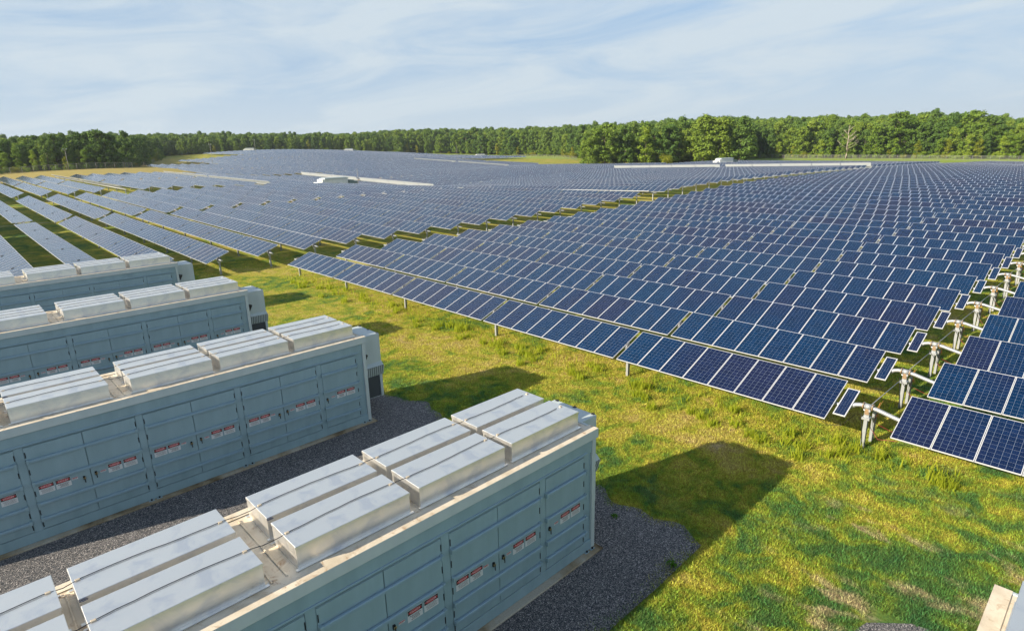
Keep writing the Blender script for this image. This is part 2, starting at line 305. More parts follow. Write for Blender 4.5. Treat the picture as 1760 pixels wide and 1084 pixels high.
_A = np.zeros((_n+3, _n+3)); _A[:_n, :_n] = _D+np.eye(_n)*.012; _P = np.c_[np.ones(_n), CTRL[:, :2]/100]; _A[:_n, _n:] = _P; _A[_n:, :_n] = _P.T
_w = np.linalg.solve(_A, np.r_[CTRL[:, 2], 0, 0, 0])
SKY = np.array([(-400, 236), (0, 234), (100, 231), (170, 226), (230, 230), (350, 229), (480, 229), (600, 229), (700, 223), (800, 221), (900, 220), (1000, 214), (1100, 210), (1200, 203), (1300, 203), (1400, 201), (1500, 198), (1600, 194), (1760, 203), (2200, 205)], float)
def skyline_slope(X, Y):
    d = np.stack([X-CAM[0], Y-CAM[1]], -1); n = np.linalg.norm(d, axis=-1)+1e-6; h = d/n[..., None]
    zf = h@_f[:2]; xr = h@_r[:2]; zf = np.maximum(zf, .2); xp = 880+FPX*xr/zf
    yp = np.interp(xp, SKY[:, 0], SKY[:, 1])
    # solve for tan(elev): point = cam + h + s*z
    a = (542-yp)/FPX
    s = (a*(h@_f[:2])-(h@_u[:2]))/(_u[2]-a*_f[2])
    return np.where(h@_f[:2] > .35, s, .03), n
def ground(X, Y):
    X = np.asarray(X, float); Y = np.asarray(Y, float); sh = X.shape; X = X.ravel(); Y = Y.ravel()
    cx = np.clip(X, -70, 350); cy = np.clip(Y, -70, 520); out = np.zeros(len(X))
    for i in range(0, len(X), 20000):
        d = _phi(np.hypot(cx[i:i+20000, None]-CTRL[None, :, 0], cy[i:i+20000, None]-CTRL[None, :, 1]))
        out[i:i+20000] = d@_w[:_n]+_w[_n]+_w[_n+1]*cx[i:i+20000]/100+_w[_n+2]*cy[i:i+20000]/100
    flat = np.clip((np.maximum(np.abs(X+8)-14, 0)**2+np.maximum(np.abs(Y-14)-24, 0)**2)**.5/10, 0, 1); out = out*flat*flat*(3-2*flat)
    bd = np.hypot(np.maximum(np.maximum(-40-X, X-320), 0), np.maximum(np.maximum(-40-Y, Y-480), 0))
    u = np.clip(bd/330, 0, 1); u = u*u*(3-2*u); s, n = skyline_slope(X, Y)
    hill = CAM[2]+s*np.minimum(n, 800)-17.5-np.maximum(n-800, 0)*.02
    return (out*(1-u)+np.maximum(hill, -5)*u).reshape(sh)
def gz(x, y): return float(ground(np.array([x]), np.array([y]))[0])
def axis_pts(*segs):
    out = []
    for a, b_, st in segs: out += list(np.arange(a, b_, st))
    return np.array(out)
ax = axis_pts((-3000, -400, 200), (-400, -60, 34), (-60, 60, 2), (60, 360, 4), (360, 900, 20), (900, 3001, 150)); ay = axis_pts((-1500, -200, 160), (-200, -40, 20), (-40, 60, 2), (60, 540, 4), (540, 1100, 20), (1100, 3401, 180))
GX, GY = np.meshgrid(ax, ay, indexing='ij'); GZ = ground(GX, GY); ni, nj = GX.shape; idx = np.arange(ni*nj).reshape(ni, nj)
F = np.stack([idx[:-1, :-1], idx[1:, :-1], idx[1:, 1:], idx[:-1, 1:]], -1).reshape(-1, 4)
o = link('ground', npmesh('ground', np.c_[GX.ravel(), GY.ravel(), GZ.ravel()], F, [M['turf']], smooth=True)); tag(o, 'yellow-green grass ground with dry patches under the whole solar field', 'ground', kind='structure')

# gravel yard with a ragged edge (one sheet just above the soil)
def gravel_edge(y): return 1.75+.22*math.sin(y*.9+.4)+.16*math.sin(y*2.3)+.1*math.sin(y*5.1)-max(0, 1.1-abs(y-5.2))*.5
mb = MB(); ys = np.arange(-3.0, 40.01, .25)
xs = lambda y: [-26, -12, -4, 0, gravel_edge(y)+.2+.32*min(max(-y, 0), 1)-(max(0, -2.7-y)**2*.8)]
prev = None
for y in ys:
    row = [(x, y+(.1*math.sin(x*1.7)+.06*math.sin(x*4.3) if y < -2.9 else 0), .02) for x in xs(y)]
    if prev:
        for i in range(4): mb.quad([prev[i], prev[i+1], row[i+1], row[i]])
    prev = row
ed = [(2.6, -7.2), (2.75, -7.9), (2.6, -9), (2.4, -12), (-14, -12), (-14, -7), (-1, -6.6), (1.2, -6.35), (2.0, -6.55)]
mb.quad([(x, y, .02) for x, y in reversed(ed)])
o = link('gravel_yard', mb.mesh('gravel_yard', [M['gravel']])); tag(o, 'grey crushed stone yard between and around the equipment containers', 'gravel', kind='structure')

# ------------------------------------------------------------------ containers
L_, Wd, H = 12.15, 2.52, 3.2
POSTS = [-.39, -1.77, -4.38, -7.0, -9.6, -11.85]
RAILS = [2.24, 1.63, 1.05, .63]
def text_mesh(txt, size):
    cu = bpy.data.curves.new('lettering', 'FONT'); cu.body = txt; cu.size = size; cu.align_x = 'CENTER'; cu.align_y = 'CENTER'; cu.offset = size*.008
    o = bpy.data.objects.new('lettering', cu); col.objects.link(o); bpy.context.view_layer.update()
    me = bpy.data.meshes.new_from_object(o.evaluated_get(bpy.context.evaluated_depsgraph_get())); bpy.data.objects.remove(o); return me
DANGER = text_mesh('DANGER', .054)
def sign_mesh(variant):
    mb = MB(); w, h = .32, .245
    mb.box((0, -.004, 0), (w, 0, h), 0); mb.quad([(.006, -.0065, h-.105), (w-.006, -.0065, h-.105), (w-.006, -.0065, h-.006), (.006, -.0065, h-.006)], 1)
    for rx, rz, yy, mi in ((.142, .0395, -.0085, 0), (.139, .0370, -.0105, 2)):
        mb.quad([(w/2+rx*math.cos(a), yy, h-.055+rz*math.sin(a)) for a in np.linspace(0, 2*math.pi, 25)[:-1]], mi)
    b0 = len(mb.v); mb.v += [(w/2+v_.co.x*.98, -.0125, h-.055+v_.co.y) for v_ in DANGER.vertices]
    for p_ in DANGER.polygons: mb.f.append(tuple(b0+i for i in p_.vertices)); mb.m.append(0)
    rr = random.Random(variant)
    if variant == 0: rows = [(.118, .016, .8), (.093, .016, .55), (.066, .014, .45), (.040, .014, .6)]
    else: rows = [(.125-.018*i, .007, .62+.25*rr.random()) for i in range(6)]
    for z, hh, fr in rows:                                            # too small to read: broken dark bars
        x = w/2-w*fr/2*.92
        while x < w/2+w*fr/2*.92:
            l = rr.uniform(.015, .035); mb.quad([(x, -.0065, z-hh), (x+l, -.0065, z-hh), (x+l, -.0065, z), (x, -.0065, z)], 3); x += l+.008
    return mb.mesh('warning_sign', [M['white'], M['black'], M['red'], M['grey']])
SIGN = [sign_mesh(0), sign_mesh(1)]
mb = MB(); mb.box((0, -.003, 0), (.13, 0, .055), 0); mb.quad([(.004, -.0055, .034), (.126, -.0055, .034), (.126, -.0055, .051), (.004, -.0055, .051)], 1)
mb.quad([(.01, -.0055, .012), (.11, -.0055, .012), (.11, -.0055, .02), (.01, -.0055, .02)], 2); STICK = mb.mesh('sticker', [M['white'], M['red'], M['grey']])
mb = MB(); mb.box((-.025, -.03, -.05), (.025, 0, .05), 0, .006); mb.tube([(0, -.035, .03), (.004, -.05, -.02), (.008, -.05, -.12)], .011, 7, 1); mb.box((-.018, -.05, -.03), (.03, -.03, .02), 2, .004); LATCH = mb.mesh('latch', [M['bolt'], M['bolt'], M['brass']])
def door_mesh(w):
    mb = MB(); z0, z1 = .36, 2.60
    mb.box((0, -.012, z0-.02), (w, -.001, z1+.02), 1); mb.box((.007, -.026, z0), (w-.007, -.012, z1), 0, .004); return mb.mesh('door', [M['paint'], M['seam']])
def hinge_mesh():
    mb = MB(); mb.tube([(0, -.03, -.07), (0, -.03, .07)], .010, 7, 0); return mb.mesh('hinge', [M['bolt']])
HINGE = hinge_mesh()
def box_mesh():
    mb = MB(); mb.box((.01, .01, .0), (2.11, .90, .365), 0); mb.box((0, 0, .345), (2.12, .91, .405), 0, .006)
    mb.box((-.04, -.05, 0), (2.16, .01, .02), 0, .004); mb.box((-.04, .90, 0), (2.16, .94, .02), 0, .004)
    return mb.mesh('roof_box', [M['box']])
BOX = box_mesh()
def build_container():
    root = empty('equipment_container', (0, 0, 0))
    mb = MB(); mb.box((-L_, .02, .06), (-.02, Wd-.02, H-.14), 0)                       # core shell
    mb.box((-.12, -.035, .09), (0, .02, 2.97), 1, .006)                               # corner post; lighter paint mimics light reflected off its angled flange
    mb.box((-L_, -.03, .07), (-.125, .02, .332), 0, .006)                              # bottom sill
    for p0 in POSTS[1:]: mb.box((p0-.085, -.022, .334), (p0+.085, .02, 2.64), 0, .004)
    mb.box((-L_, -.02, 2.645), (-.125, .02, 2.97), 0, .003)
    part('shell', mb.mesh('shell', [M['paint'], M['cab']]), root)
    mb = MB(); mb.box((-L_-.03, -.07, 2.975), (.045, .0, H), 0, .008); mb.box((-L_-.03, Wd, 2.975), (.045, Wd+.05, H), 0, .008); mb.box((-.02, .0, 2.975), (.045, Wd, H), 0, .008)
    part('fascia', mb.mesh('fascia', [M['cab']]), root)
    mb = MB(); mb.box((-L_, .001, H-.13), (-.021, Wd-.001, H-.015), 0)
    for x in (-7.15, -7.38, -9.68): mb.box((x-.015, .28, H-.015), (x+.015, Wd-.25, H+.006), 0, .004)
    mb.box((-L_-.029, -.069, H+.001), (.044, .19, H+.004), 0); mb.box((-L_-.029, Wd-.16, H+.001), (.044, Wd+.049, H+.004), 0)
    part('roof', mb.mesh('roof', [M['roof']]), root)
    mb = MB(); mb.box((-L_, -.045, 2.655), (-.30, .0, 2.70), 0, .006); part('drip_rail', mb.mesh('drip_rail', [M['bar']]), root)
    def bars(x0, x1):
        for z in RAILS:
            mb = MB(); mb.box((x0, -.095, z-.038), (x1, -.028, z+.038), 0, .012)
            for e in (x0-.03, x1-.03): mb.box((e, -.105, z-.055), (e+.06, -.022, z+.055), 1, .008)
            part('locking_bar', mb.mesh('locking_bar', [M['bar'], M['paint']]), root)
    for i in range(1, 5):                                                            # double doors
        a, b_ = POSTS[i+1]+.09, POSTS[i]-.09; w = (b_-a)/2
        dm = door_mesh(w-.004)
        for k in (0, 1):
            d = part('door', dm, root, (a+k*(w+.004), 0, 0))
            for z in (2.42, 1.95, 1.35, .82, .48): part('hinge', HINGE, d, (.02 if k == 0 else w-.02, 0, z))
            if k == 0:
                part('warning_sign', SIGN[1], d, (.10, -.028, 1.285)); part('warning_sign', SIGN[0], d, (.45, -.028, 1.285))
                part('latch', LATCH, d, (w-.16, -.026, 1.37)); part('sticker', STICK, d, (w-.42, -.028, 1.40))
            else:
                part('warning_sign', SIGN[0], d, (w-.83, -.028, 1.285)); part('warning_sign', SIGN[1], d, (w-.47, -.028, 1.285))
                part('latch', LATCH, d, (.10, -.026, 1.40)); part('sticker', STICK, d, (.20, -.028, 1.36))
        bars(a+.03, b_-.03)
    a, b_ = POSTS[1]+.09, POSTS[0]; w = b_-a
    d = part('door', door_mesh(w), root, (a, 0, 0)); part('latch', LATCH, d, (.10, -.026, 1.36)); part('sticker', STICK, d, (.26, -.028, 1.36))
    part('warning_sign', SIGN[0], d, (.46, -.028, 1.285)); part('warning_sign', SIGN[1], d, (.82, -.028, 1.285))
    for z in (2.42, 1.95, 1.35, .82, .48): part('hinge', HINGE, d, (w-.02, 0, z))
    bars(a+.0, b_+.02)
    mb = MB()
    for x in (-.30, -.10, -4.48, -4.28, -7.1, -6.9, -11.9):
        mb.box((x-.07, -.085, .05), (x+.07, -.03, .075), 0, .004); mb.tube([(x, -.06, .07), (x, -.06, .11)], .025, 6, 1)
    part('foot_bracket', mb.mesh('foot_bracket', [M['paint'], M['bolt']]), root)
    for x in (-2.35, -4.65, -6.97, -9.59, -11.9):
        for y in (.29, 1.37):
            b2 = part('roof_box', BOX, root, (x, y, H-.012))
            if x in (-6.97, -9.59) and y > 1:
                mb = MB(); mb.quad([(.055+.055*math.cos(a_), -.022, .375+.016*math.sin(a_)) for a_ in np.linspace(0, 2*math.pi, 17)[:-1]], 0)
                for k in range(5): mb.quad([(.022+.014*k, -.024, .37), (.031+.014*k, -.024, .37), (.031+.014*k, -.024, .38), (.022+.014*k, -.024, .38)], 1)
                part('oval_sticker', mb.mesh('oval_sticker', [M['logo'], M['white']]), b2)
    for y0 in (.76, 1.83):                                                           # black cables along the boxes, held by pale clips
        pts = []; rr = random.Random(int(y0*100)); zt = H-.012+.405+.012
        for x in np.arange(-11.9, -.3, .22):
            on = any(a_-.05 <= x <= a_+2.17 for a_ in (-2.35, -4.65, -6.97, -9.59, -11.9))
            pts.append((x, y0+.03*math.sin(x*2.1+y0)+rr.uniform(-.008, .008), zt if on else zt-.03))
        mb = MB(); mb.tube(pts, .0065, 6, 0)
        for a_ in (-2.35, -4.65, -6.97, -9.59, -11.9):
            for xx in (a_+.07, a_+2.03):
                if xx > -.3: continue
                yy = y0+.03*math.sin(xx*2.1+y0); mb.box((xx-.032, yy-.022, zt-.016), (xx+.032, yy+.022, zt+.008), 1, .005)
        part('roof_cable', mb.mesh('roof_cable', [M['rub'], M['clip']]), root)
    # wall air conditioner on the end
    ac0 = (.03, .80, .45); ac1 = (1.07, 2.2, 2.9)
    mb = MB(); x0, y0, z0 = ac0; x1, y1, z1 = ac1
    mb.box((x0, y0, 1.72), (x1, y1, z1), 0, .012); mb.box((x0, y0+.05, z0), (x1-.01, y1, 1.72), 0)
    mb.box((x1-.1, y0-.004, z0), (x1+.004, y0+.06, 1.75), 0, .006)
    for yy in (.85, 1.45, 2.05): mb.box((x1-.06, yy, z1), (x1+.015, yy+.09, z1+.02), 1, .004)
    a_c = part('air_conditioner', mb.mesh('air_conditioner', [M['cab'], M['bolt']]), root)
    mb = MB(); mb.quad([(x0, y0, 1.82), (x0, y0-.12, 1.70), (x1+.02, y0-.12, 1.70), (x1+.02, y0, 1.82)], 0); mb.quad([(x0, y0-.12, 1.70), (x0, y0, 1.30), (x1+.02, y0, 1.30), (x1+.02, y0-.12, 1.70)], 1)
    for e in (x0, x1+.02): mb.quad([(e, y0, 1.82), (e, y0-.12, 1.70), (e, y0, 1.30)], 0)
    for k in range(13):
        xx = x0+.04+k*(x1-x0-.04)/12; mb.quad([(xx, y0-.126, 1.69), (xx+.045, y0-.126, 1.69), (xx+.045, y0-.008, 1.31), (xx, y0-.008, 1.31)], 0)
    part('vent_grille', mb.mesh('vent_grille', [M['cab'], M['grille']]), a_c)
    mb = MB(); mb.box((x0+.02, y0+.02, z0+.03), (x1-.11, y0+.049, 1.28), 0); part('coil_panel', mb.mesh('coil_panel', [M['dark']]), a_c)
    mb = MB(); mb.quad([(.0, .35, 2.42), (.30, .35, 2.35), (.30, .62, 2.35), (.0, .62, 2.42)], 0); mb.quad([(.30, .35, 2.35), (.16, .35, 2.08), (.16, .62, 2.08), (.30, .62, 2.35)], 1)
    mb.quad([(0, .35, 2.42), (0, .35, 2.05), (.16, .35, 2.08), (.30, .35, 2.35)], 0); mb.quad([(0, .62, 2.42), (.30, .62, 2.35), (.16, .62, 2.08), (0, .62, 2.05)], 0); mb.quad([(0, .35, 2.05), (0, .62, 2.05), (.16, .62, 2.08), (.16, .35, 2.08)], 0)
    part('wall_lamp', mb.mesh('wall_lamp', [M['rub'], M['white']]), root)
    return root
CONT = [(-11.0, 'container corner at the lower right edge, mostly cut off, with sunlit cream roof'),
        (-1.12, 'nearest blue-grey equipment container, its silver roof boxes seen from above'),
        (9.03, 'second blue-grey container across the gravel from the nearest one, danger signs fully visible'),
        (19.54, 'third blue-grey container back, its lower doors hidden behind the second container'),
        (30.23, 'farthest blue-grey container, standing next to the shaded solar rows')]
proto = build_container()
for i, (y, lab) in enumerate(CONT):
    c = proto if i == 0 else copy_tree(proto)
    c.location = (0, y, .0); tag(c, lab, 'equipment container', 'equipment containers in a row on gravel')
    mb = MB(); mb.box((-L_-.15, y-.2, .0), (.13, y+Wd+.2, .062), 0, .01); o = link('concrete_pad', mb.mesh('concrete_pad', [M['pad']])); tag(o, 'stained concrete slab under ' + ['the cut-off corner container', 'the nearest container', 'the second container', 'the third container', 'the farthest container'][i], 'concrete pad', 'concrete pads', 'structure')

# ------------------------------------------------------------------ solar trackers
TILT = .374; PITCHX = 4.02; X0 = 9.80; CY = [-4.07, 80.63, 165.33, 250.03, 334.73, 419.43]; HA = 1.28
PL, PWD = 1.96, .985
def panel_local():
    """centre at origin, length along x, top glass with uv"""
    fr = .018; t = .035; mb = MB(); a, b_ = PL/2, PWD/2
    mb.quad([(-a+fr, -b_+fr, t-.004), (a-fr, -b_+fr, t-.004), (a-fr, b_-fr, t-.004), (-a+fr, b_-fr, t-.004)], 1, [(0, 0), (0, 1), (1, 1), (1, 0)])
    O = [(-a, -b_), (a, -b_), (a, b_), (-a, b_)]; I = [(-a+fr, -b_+fr), (a-fr, -b_+fr), (a-fr, b_-fr), (-a+fr, b_-fr)]
    for k in range(4):
        j = (k+1) % 4
        mb.quad([(*O[k], t), (*O[j], t), (*I[j], t), (*I[k], t)], 0); mb.quad([(*O[k], 0), (*O[j], 0), (*O[j], t), (*O[k], t)], 0)
    mb.quad([(-a, b_, 0), (a, b_, 0), (a, -b_, 0), (-a, -b_, 0)], 2)
    return mb
PB = panel_local(); PANEL = PB.mesh('panel', [M['frame'], M['glass'], M['back']])
mb = MB(); fr = .02
mb.quad([(-.62, -.15, .03), (.62, -.15, .03), (.62, .15, .03), (-.62, .15, .03)], 1, [(0, 0), (0, 2), (.6, 2), (.6, 0)])
for a, b_ in (((-.65, -.18), (.65, -.15)), ((-.65, .15), (.65, .18)), ((-.65, -.15), (-.62, .15)), ((.62, -.15), (.65, .15))): mb.box((*a, 0), (*b_, .034), 0)
mb.quad([(-.65, .18, 0), (.65, .18, 0), (.65, -.18, 0), (-.65, -.18, 0)], 2); SMALLP = mb.mesh('power_panel', [M['frame'], M['glass'], M['back']])
def half_layout():
    """panel centres and post positions measured from the drive, one side"""
    y = .90; P = []; posts = []
    for n in (8, 8, 8, 7, 7):
        for k in range(n): P.append(y+.5+k*1.0)
        y += n*1.0; posts.append(y+.08); y += .157
    posts[-1] += .02
    return P, posts, y
HP, HPOST, HEND = half_layout()
PANY = [s*q for s in (1, -1) for q in HP]; POSTY = [0.0]+[s*q for s in (1, -1) for q in HPOST]
def post_mb(mb, y, x=0, top=1.26, tie=True):
    mb.box((x-.065, y-.05, -.9), (x-.056, y+.05, top-.16), 0); mb.box((x+.056, y-.05, -.9), (x+.065, y+.05, top-.16), 0); mb.box((x-.056, y-.004, -.9), (x+.056, y+.004, top-.16), 0)
    if tie:
        mb.box((x-.10, y-.03, top-.30), (x+.10, y+.03, top-.12), 0, .008); mb.tube([(x, y-.05, top+.0), (x, y+.05, top+.0)], .185, 12, 1); mb.box((x-.03, y-.02, top-.12), (x+.03, y+.02, top+.12), 0)
mb = MB(); post_mb(mb, 0); POST = mb.mesh('post', [M['steel'], M['bearing']])
mb = MB(); post_mb(mb, .0, 0, 1.20, False); post_mb(mb, -.06, .62, 1.20, False); mb.box((-.12, -.11, .98), (.12, .11, 1.06), 0, .008); mb.box((-.05, -.07, 1.05), (.05, .07, 1.22), 0, .01); DPOST = mb.mesh('drive_post', [M['steel']])
def tube_path(sgn=None):
    pts = [(0, -HEND-.55, HA-.06), (0, -1.3, HA-.06), (0, -.85, HA-.05), (0, -.55, HA+.02), (0, -.25, HA+.09), (0, .0, HA+.12), (0, .22, HA+.12), (0, .36, HA+.08), (0, .46, HA-.02), (0, .6, HA-.06), (0, 1.3, HA-.06), (0, HEND+.55, HA-.06)]
    return pts
mb = MB(); mb.tube(tube_path(), .065, 10, 0); TUBE = mb.mesh('torque_tube', [M['steel']])
mb = MB(); mb.tube([(0, -.15, HA+.12), (0, -.11, HA+.12)], .105, 10, 0); mb.tube([(0, .11, HA+.12), (0, .15, HA+.12)], .105, 10, 0); mb.tube([(0, -.09, HA+.12), (0, .09, HA+.12)], .09, 12, 1); mb.box((-.07, -.06, HA-.14), (.07, .06, HA+.05), 0, .02); mb.tube([(.05, .09, HA-.02), (.22, .09, HA-.06)], .045, 8, 1); mb.box((-.10, -.10, HA-.02), (.10, -.05, HA+.06), 1, .01)
for bx_ in (-.08, .08):
    for by_ in (-.13, .13): mb.tube([(bx_, by_-.03, HA+.19), (bx_, by_+.03, HA+.19)], .016, 5, 1)
DRIVE = mb.mesh('slew_drive', [M['rust'], M['steel']])
mb = MB(); mb.tube([(.2, .09, HA-.06), (PITCHX-.1, .09, HA-.18)], .013, 6, 0); ROD = mb.mesh('drive_rod', [M['steel']])
def cables():
    mb = MB(); rr = random.Random(4)
    for m_, pts in ((0, [(.05, .35, 1.0), (.1, .7, .5), (.0, 1.1, .42), (-.05, 1.4, .6), (.0, 1.6, 1.1)]), (1, [(.3, -.2, 1.1), (.45, -.1, .75), (.55, -.6, .55), (.5, -1.0, .7), (.3, -1.4, 1.0)]), (2, [(.62, -.1, 1.1), (.75, -.15, .8), (.9, -.1, .95), (1.3, .0, .98), (1.9, .05, .99)]), (1, [(.2, .05, 1.05), (.25, -.1, .6), (.15, -.35, .35), (.2, -.9, .45)]), (2, [(1.0, .0, 1.0), (1.1, .06, .84), (1.25, .0, 1.02), (1.4, .06, .88), (1.55, .05, 1.02)]), (0, [(-.05, .15, 1.15), (-.09, .05, .5), (-.08, .0, .0)])):
        P_ = [Vector(q) for q in pts]; out = []
        for i in range(len(P_)-1):
            for k in range(4): out.append(tuple(P_[i].lerp(P_[i+1], k/4)))
        out.append(tuple(P_[-1])); mb.tube(out, .008, 5, m_)
    return mb.mesh('cable', [M['rub'], M['wire_r'], M['wire_y']])
CABLE = cables()
def whole_mesh(tilt, ys=None):
    """a far tracker in one mesh: every panel, the tube and the posts"""
    V0 = np.array(PB.v); nv = len(V0); ys = PANY if ys is None else ys
    c, s_ = math.cos(tilt), math.sin(tilt); V = V0.copy(); z = V[:, 2]+.02
    Vr = np.c_[V[:, 0]*c-z*s_, V[:, 1], HA+V[:, 0]*s_+z*c+.03]
    mb2 = MB()
    for i, y in enumerate(ys):
        b0 = len(mb2.v); mb2.v += [tuple(q) for q in (Vr+[0, y, 0])]
        for fi, f in enumerate(PB.f):
            mb2.f.append(tuple(b0+k for k in f)); mb2.m.append(PB.m[fi])
            if fi in PB.uv: mb2.uv[len(mb2.f)-1] = PB.uv[fi]
    nfp = len(mb2.f)
    mb2.tube(tube_path(), .065, 6, 3)
    for y in POSTY: mb2.box((-.075, y-.05, -.9), (.075, y+.05, HA-.05), 3)
    mb2.box((-.1, -.2, HA-.1), (.1, .2, HA+.22), 4)
    me = mb2.mesh('solar_tracker', [M['frame'], M['glass'], M['back'], M['steel'], M['rust']])
    a = me.attributes.new('pr', 'FLOAT', 'FACE'); pr = np.zeros(len(mb2.f)); pr[:nfp] = np.repeat(rng.random(len(ys)), len(PB.f)); a.data.foreach_set('value', pr.astype(np.float32)); return me
WHOLE = [whole_mesh(TILT) for _ in range(3)]
TILTED = {(2, 2): (-.55, 'pale solar row seen from its backs, tilted away, by the left grass strip'), (2, 9): (-.75, 'long pale row tilted away, its white backs lit, left of the white inverter hut'), (1, 14): (-.2, 'nearly flat solar row showing a thin white edge beside the first grassy aisle'),
          (2, 20): (-.95, 'bright white solar row tilted backwards beyond the white inverter hut'), (1, 38): (-.95, 'bright white solar row tilted backwards before the tree clump on the right'), (3, 47): (-.7, 'distant white solar row tilted backwards, the farthest of the white ones')}
XMAX = {0: 290, 1: 232, 2: 203, 3: 222, 4: 296}; XMIN = {0: 8, 1: -34, 2: -7, 3: 59, 4: 98}
BLOCKN = ['in the block right of the first grassy aisle', 'left of the first grassy aisle', 'beyond the second aisle', 'beyond the third aisle, by the brown grass', 'in the farthest block before the woods']
tcount = 0; nfull = 0
def tracker_pose(x, cy):
    lo = cy-HEND if cy > 0 else cy; yy = np.array([lo, (lo+cy)/2+.1, cy+.2, cy+HEND/2, cy+HEND]); zz = ground(np.full(5, x), yy)
    sl, ic = np.polyfit(yy-cy, zz, 1, w=np.array([2.5, 1, 1, 1, 2.5])); return ic, math.atan(sl)
for B in range(5):
    cnt = 0; kk = range(int(math.ceil((XMIN[B]-X0)/PITCHX)), int((XMAX[B]-X0)//PITCHX)+1)
    for k in kk:
        x = X0+k*PITCHX; cy = CY[B]; cnt += 1
        z, rx = tracker_pose(x, cy)
        jit = random.gauss(0, .012) if (B, k) != (0, 0) else 0
        tl = TILTED.get((B, k))
        dist = math.hypot(x-CAM[0], (cy if B else 10)-CAM[1])
        if B == 0 and k == 0: lab = 'front dark blue solar row facing the lawn beside the containers'
        elif B == 0: lab = f'{ordinal(cnt)} dark blue solar row back from the lawn, right of the first grassy aisle'
        elif B == 1 and k < 0: lab = f'pale solar row behind the containers, {ordinal(-k)} to the left of the front lawn row'
        else: lab = f'{ordinal(cnt if B != 1 else k+1)} blue-grey solar row {BLOCKN[B]}' + (', in line with the lawn-side rows' if B == 1 else ', counted from the left')
        grp = ['solar rows right of the first aisle', 'solar rows left of the first aisle', 'solar rows beyond the second aisle', 'solar rows beyond the third aisle', 'solar rows in the farthest block'][B]
        full = (B == 0 and k <= 25) or (B == 1 and k <= 20)
        if tl or not full:
            me = whole_mesh(tl[0]) if tl else WHOLE[k % 3]
            o = link('solar_tracker', me, None, (x, cy, z+(.15 if tl and tl[0] < -.8 else 0)), (rx, jit if not tl else 0, 0)); tag(o, tl[1] if tl else lab, 'solar tracker', grp); continue
        if (B, k) == (1, -3): jit = .04-TILT; lab = 'nearly flat grey solar row behind the containers, third left of the front lawn row'
        root = empty('solar_tracker', (x, cy, z)); root.rotation_euler = (rx, 0, 0); tag(root, lab, 'solar tracker', grp); nfull += 1
        link('torque_tube', TUBE, root); tl_ = TILT+jit; c, s_ = math.cos(tl_), math.sin(tl_)
        def seen(y): 
            q = px((x, cy+y, z+1.3)); return q[2] > .5 and -330 < q[0] < 2150 and q[1] < 1500
        for y in PANY:
            if not seen(y): continue
            link('panel', PANEL, root, (-.05*s_, y, HA+.03+.05*c), (0, -tl_, 0))
        for y in POSTY[1:]:
            if seen(y): link('post', POST, root, (0, y, 0))
        link('drive_post', DPOST, root, (0, 0, 0)); link('slew_drive', DRIVE, root, (0, 0, 0)); link('drive_rod', ROD, root)
        link('power_panel', SMALLP, root, (-.05*s_, .61, HA+.03+.05*c), (0, -tl_, 0))
        if dist < 75: link('cable', CABLE, root)
        KIDS.setdefault(root.name, [])
# last, hillside block: too many and too far to count, one mass
mb = None; V0 = None
me0 = whole_mesh(TILT); src = bpy.data.objects.new('tmp', me0)
nv = len(me0.vertices); co = np.zeros(nv*3, np.float32); me0.vertices.foreach_get('co', co); co = co.reshape(-1, 3)
keep = [p for p in me0.polygons if p.material_index in (0, 1, 3)]; allV = []; allF = []; allM = []; allU = []; allP = []
uvl = me0.uv_layers[0].data; base = 0
quads = [p for p in me0.polygons if len(p.vertices) == 4 and p.material_index in (0, 1, 2)]
Fq = np.array([list(p.vertices) for p in quads]); Mq = np.array([p.material_index for p in quads]); Uq = np.array([[tuple(uvl[l].uv) for l in p.loop_indices] for p in quads], np.float32); PRq = rng.random(len(quads))
for k in range(int((142-X0)//PITCHX), int((298-X0)//PITCHX)):
    x = X0+k*PITCHX; z, rx = tracker_pose(x, CY[5]); c, s_ = math.cos(rx), math.sin(rx)
    allV.append(np.c_[co[:, 0]+x, co[:, 1]*c-co[:, 2]*s_+CY[5], co[:, 1]*s_+co[:, 2]*c+z]); allF.append(Fq+base); allM.append(Mq); allU.append(Uq); allP.append(PRq); base += nv
bpy.data.objects.remove(src)
me = npmesh('far_solar_rows', np.concatenate(allV), np.concatenate(allF), [M['frame'], M['glass'], M['back']], {'pr': ('FACE', np.concatenate(allP))})
me.polygons.foreach_set('material_index', np.concatenate(allM).astype(np.int32)); ul = me.uv_layers.new(name='UVMap'); ul.data.foreach_set('uv', np.concatenate(allU).ravel())
tag(link('far_solar_rows', me), 'hazy blue mass of solar rows on the far slope below the woods', 'solar rows', kind='stuff')

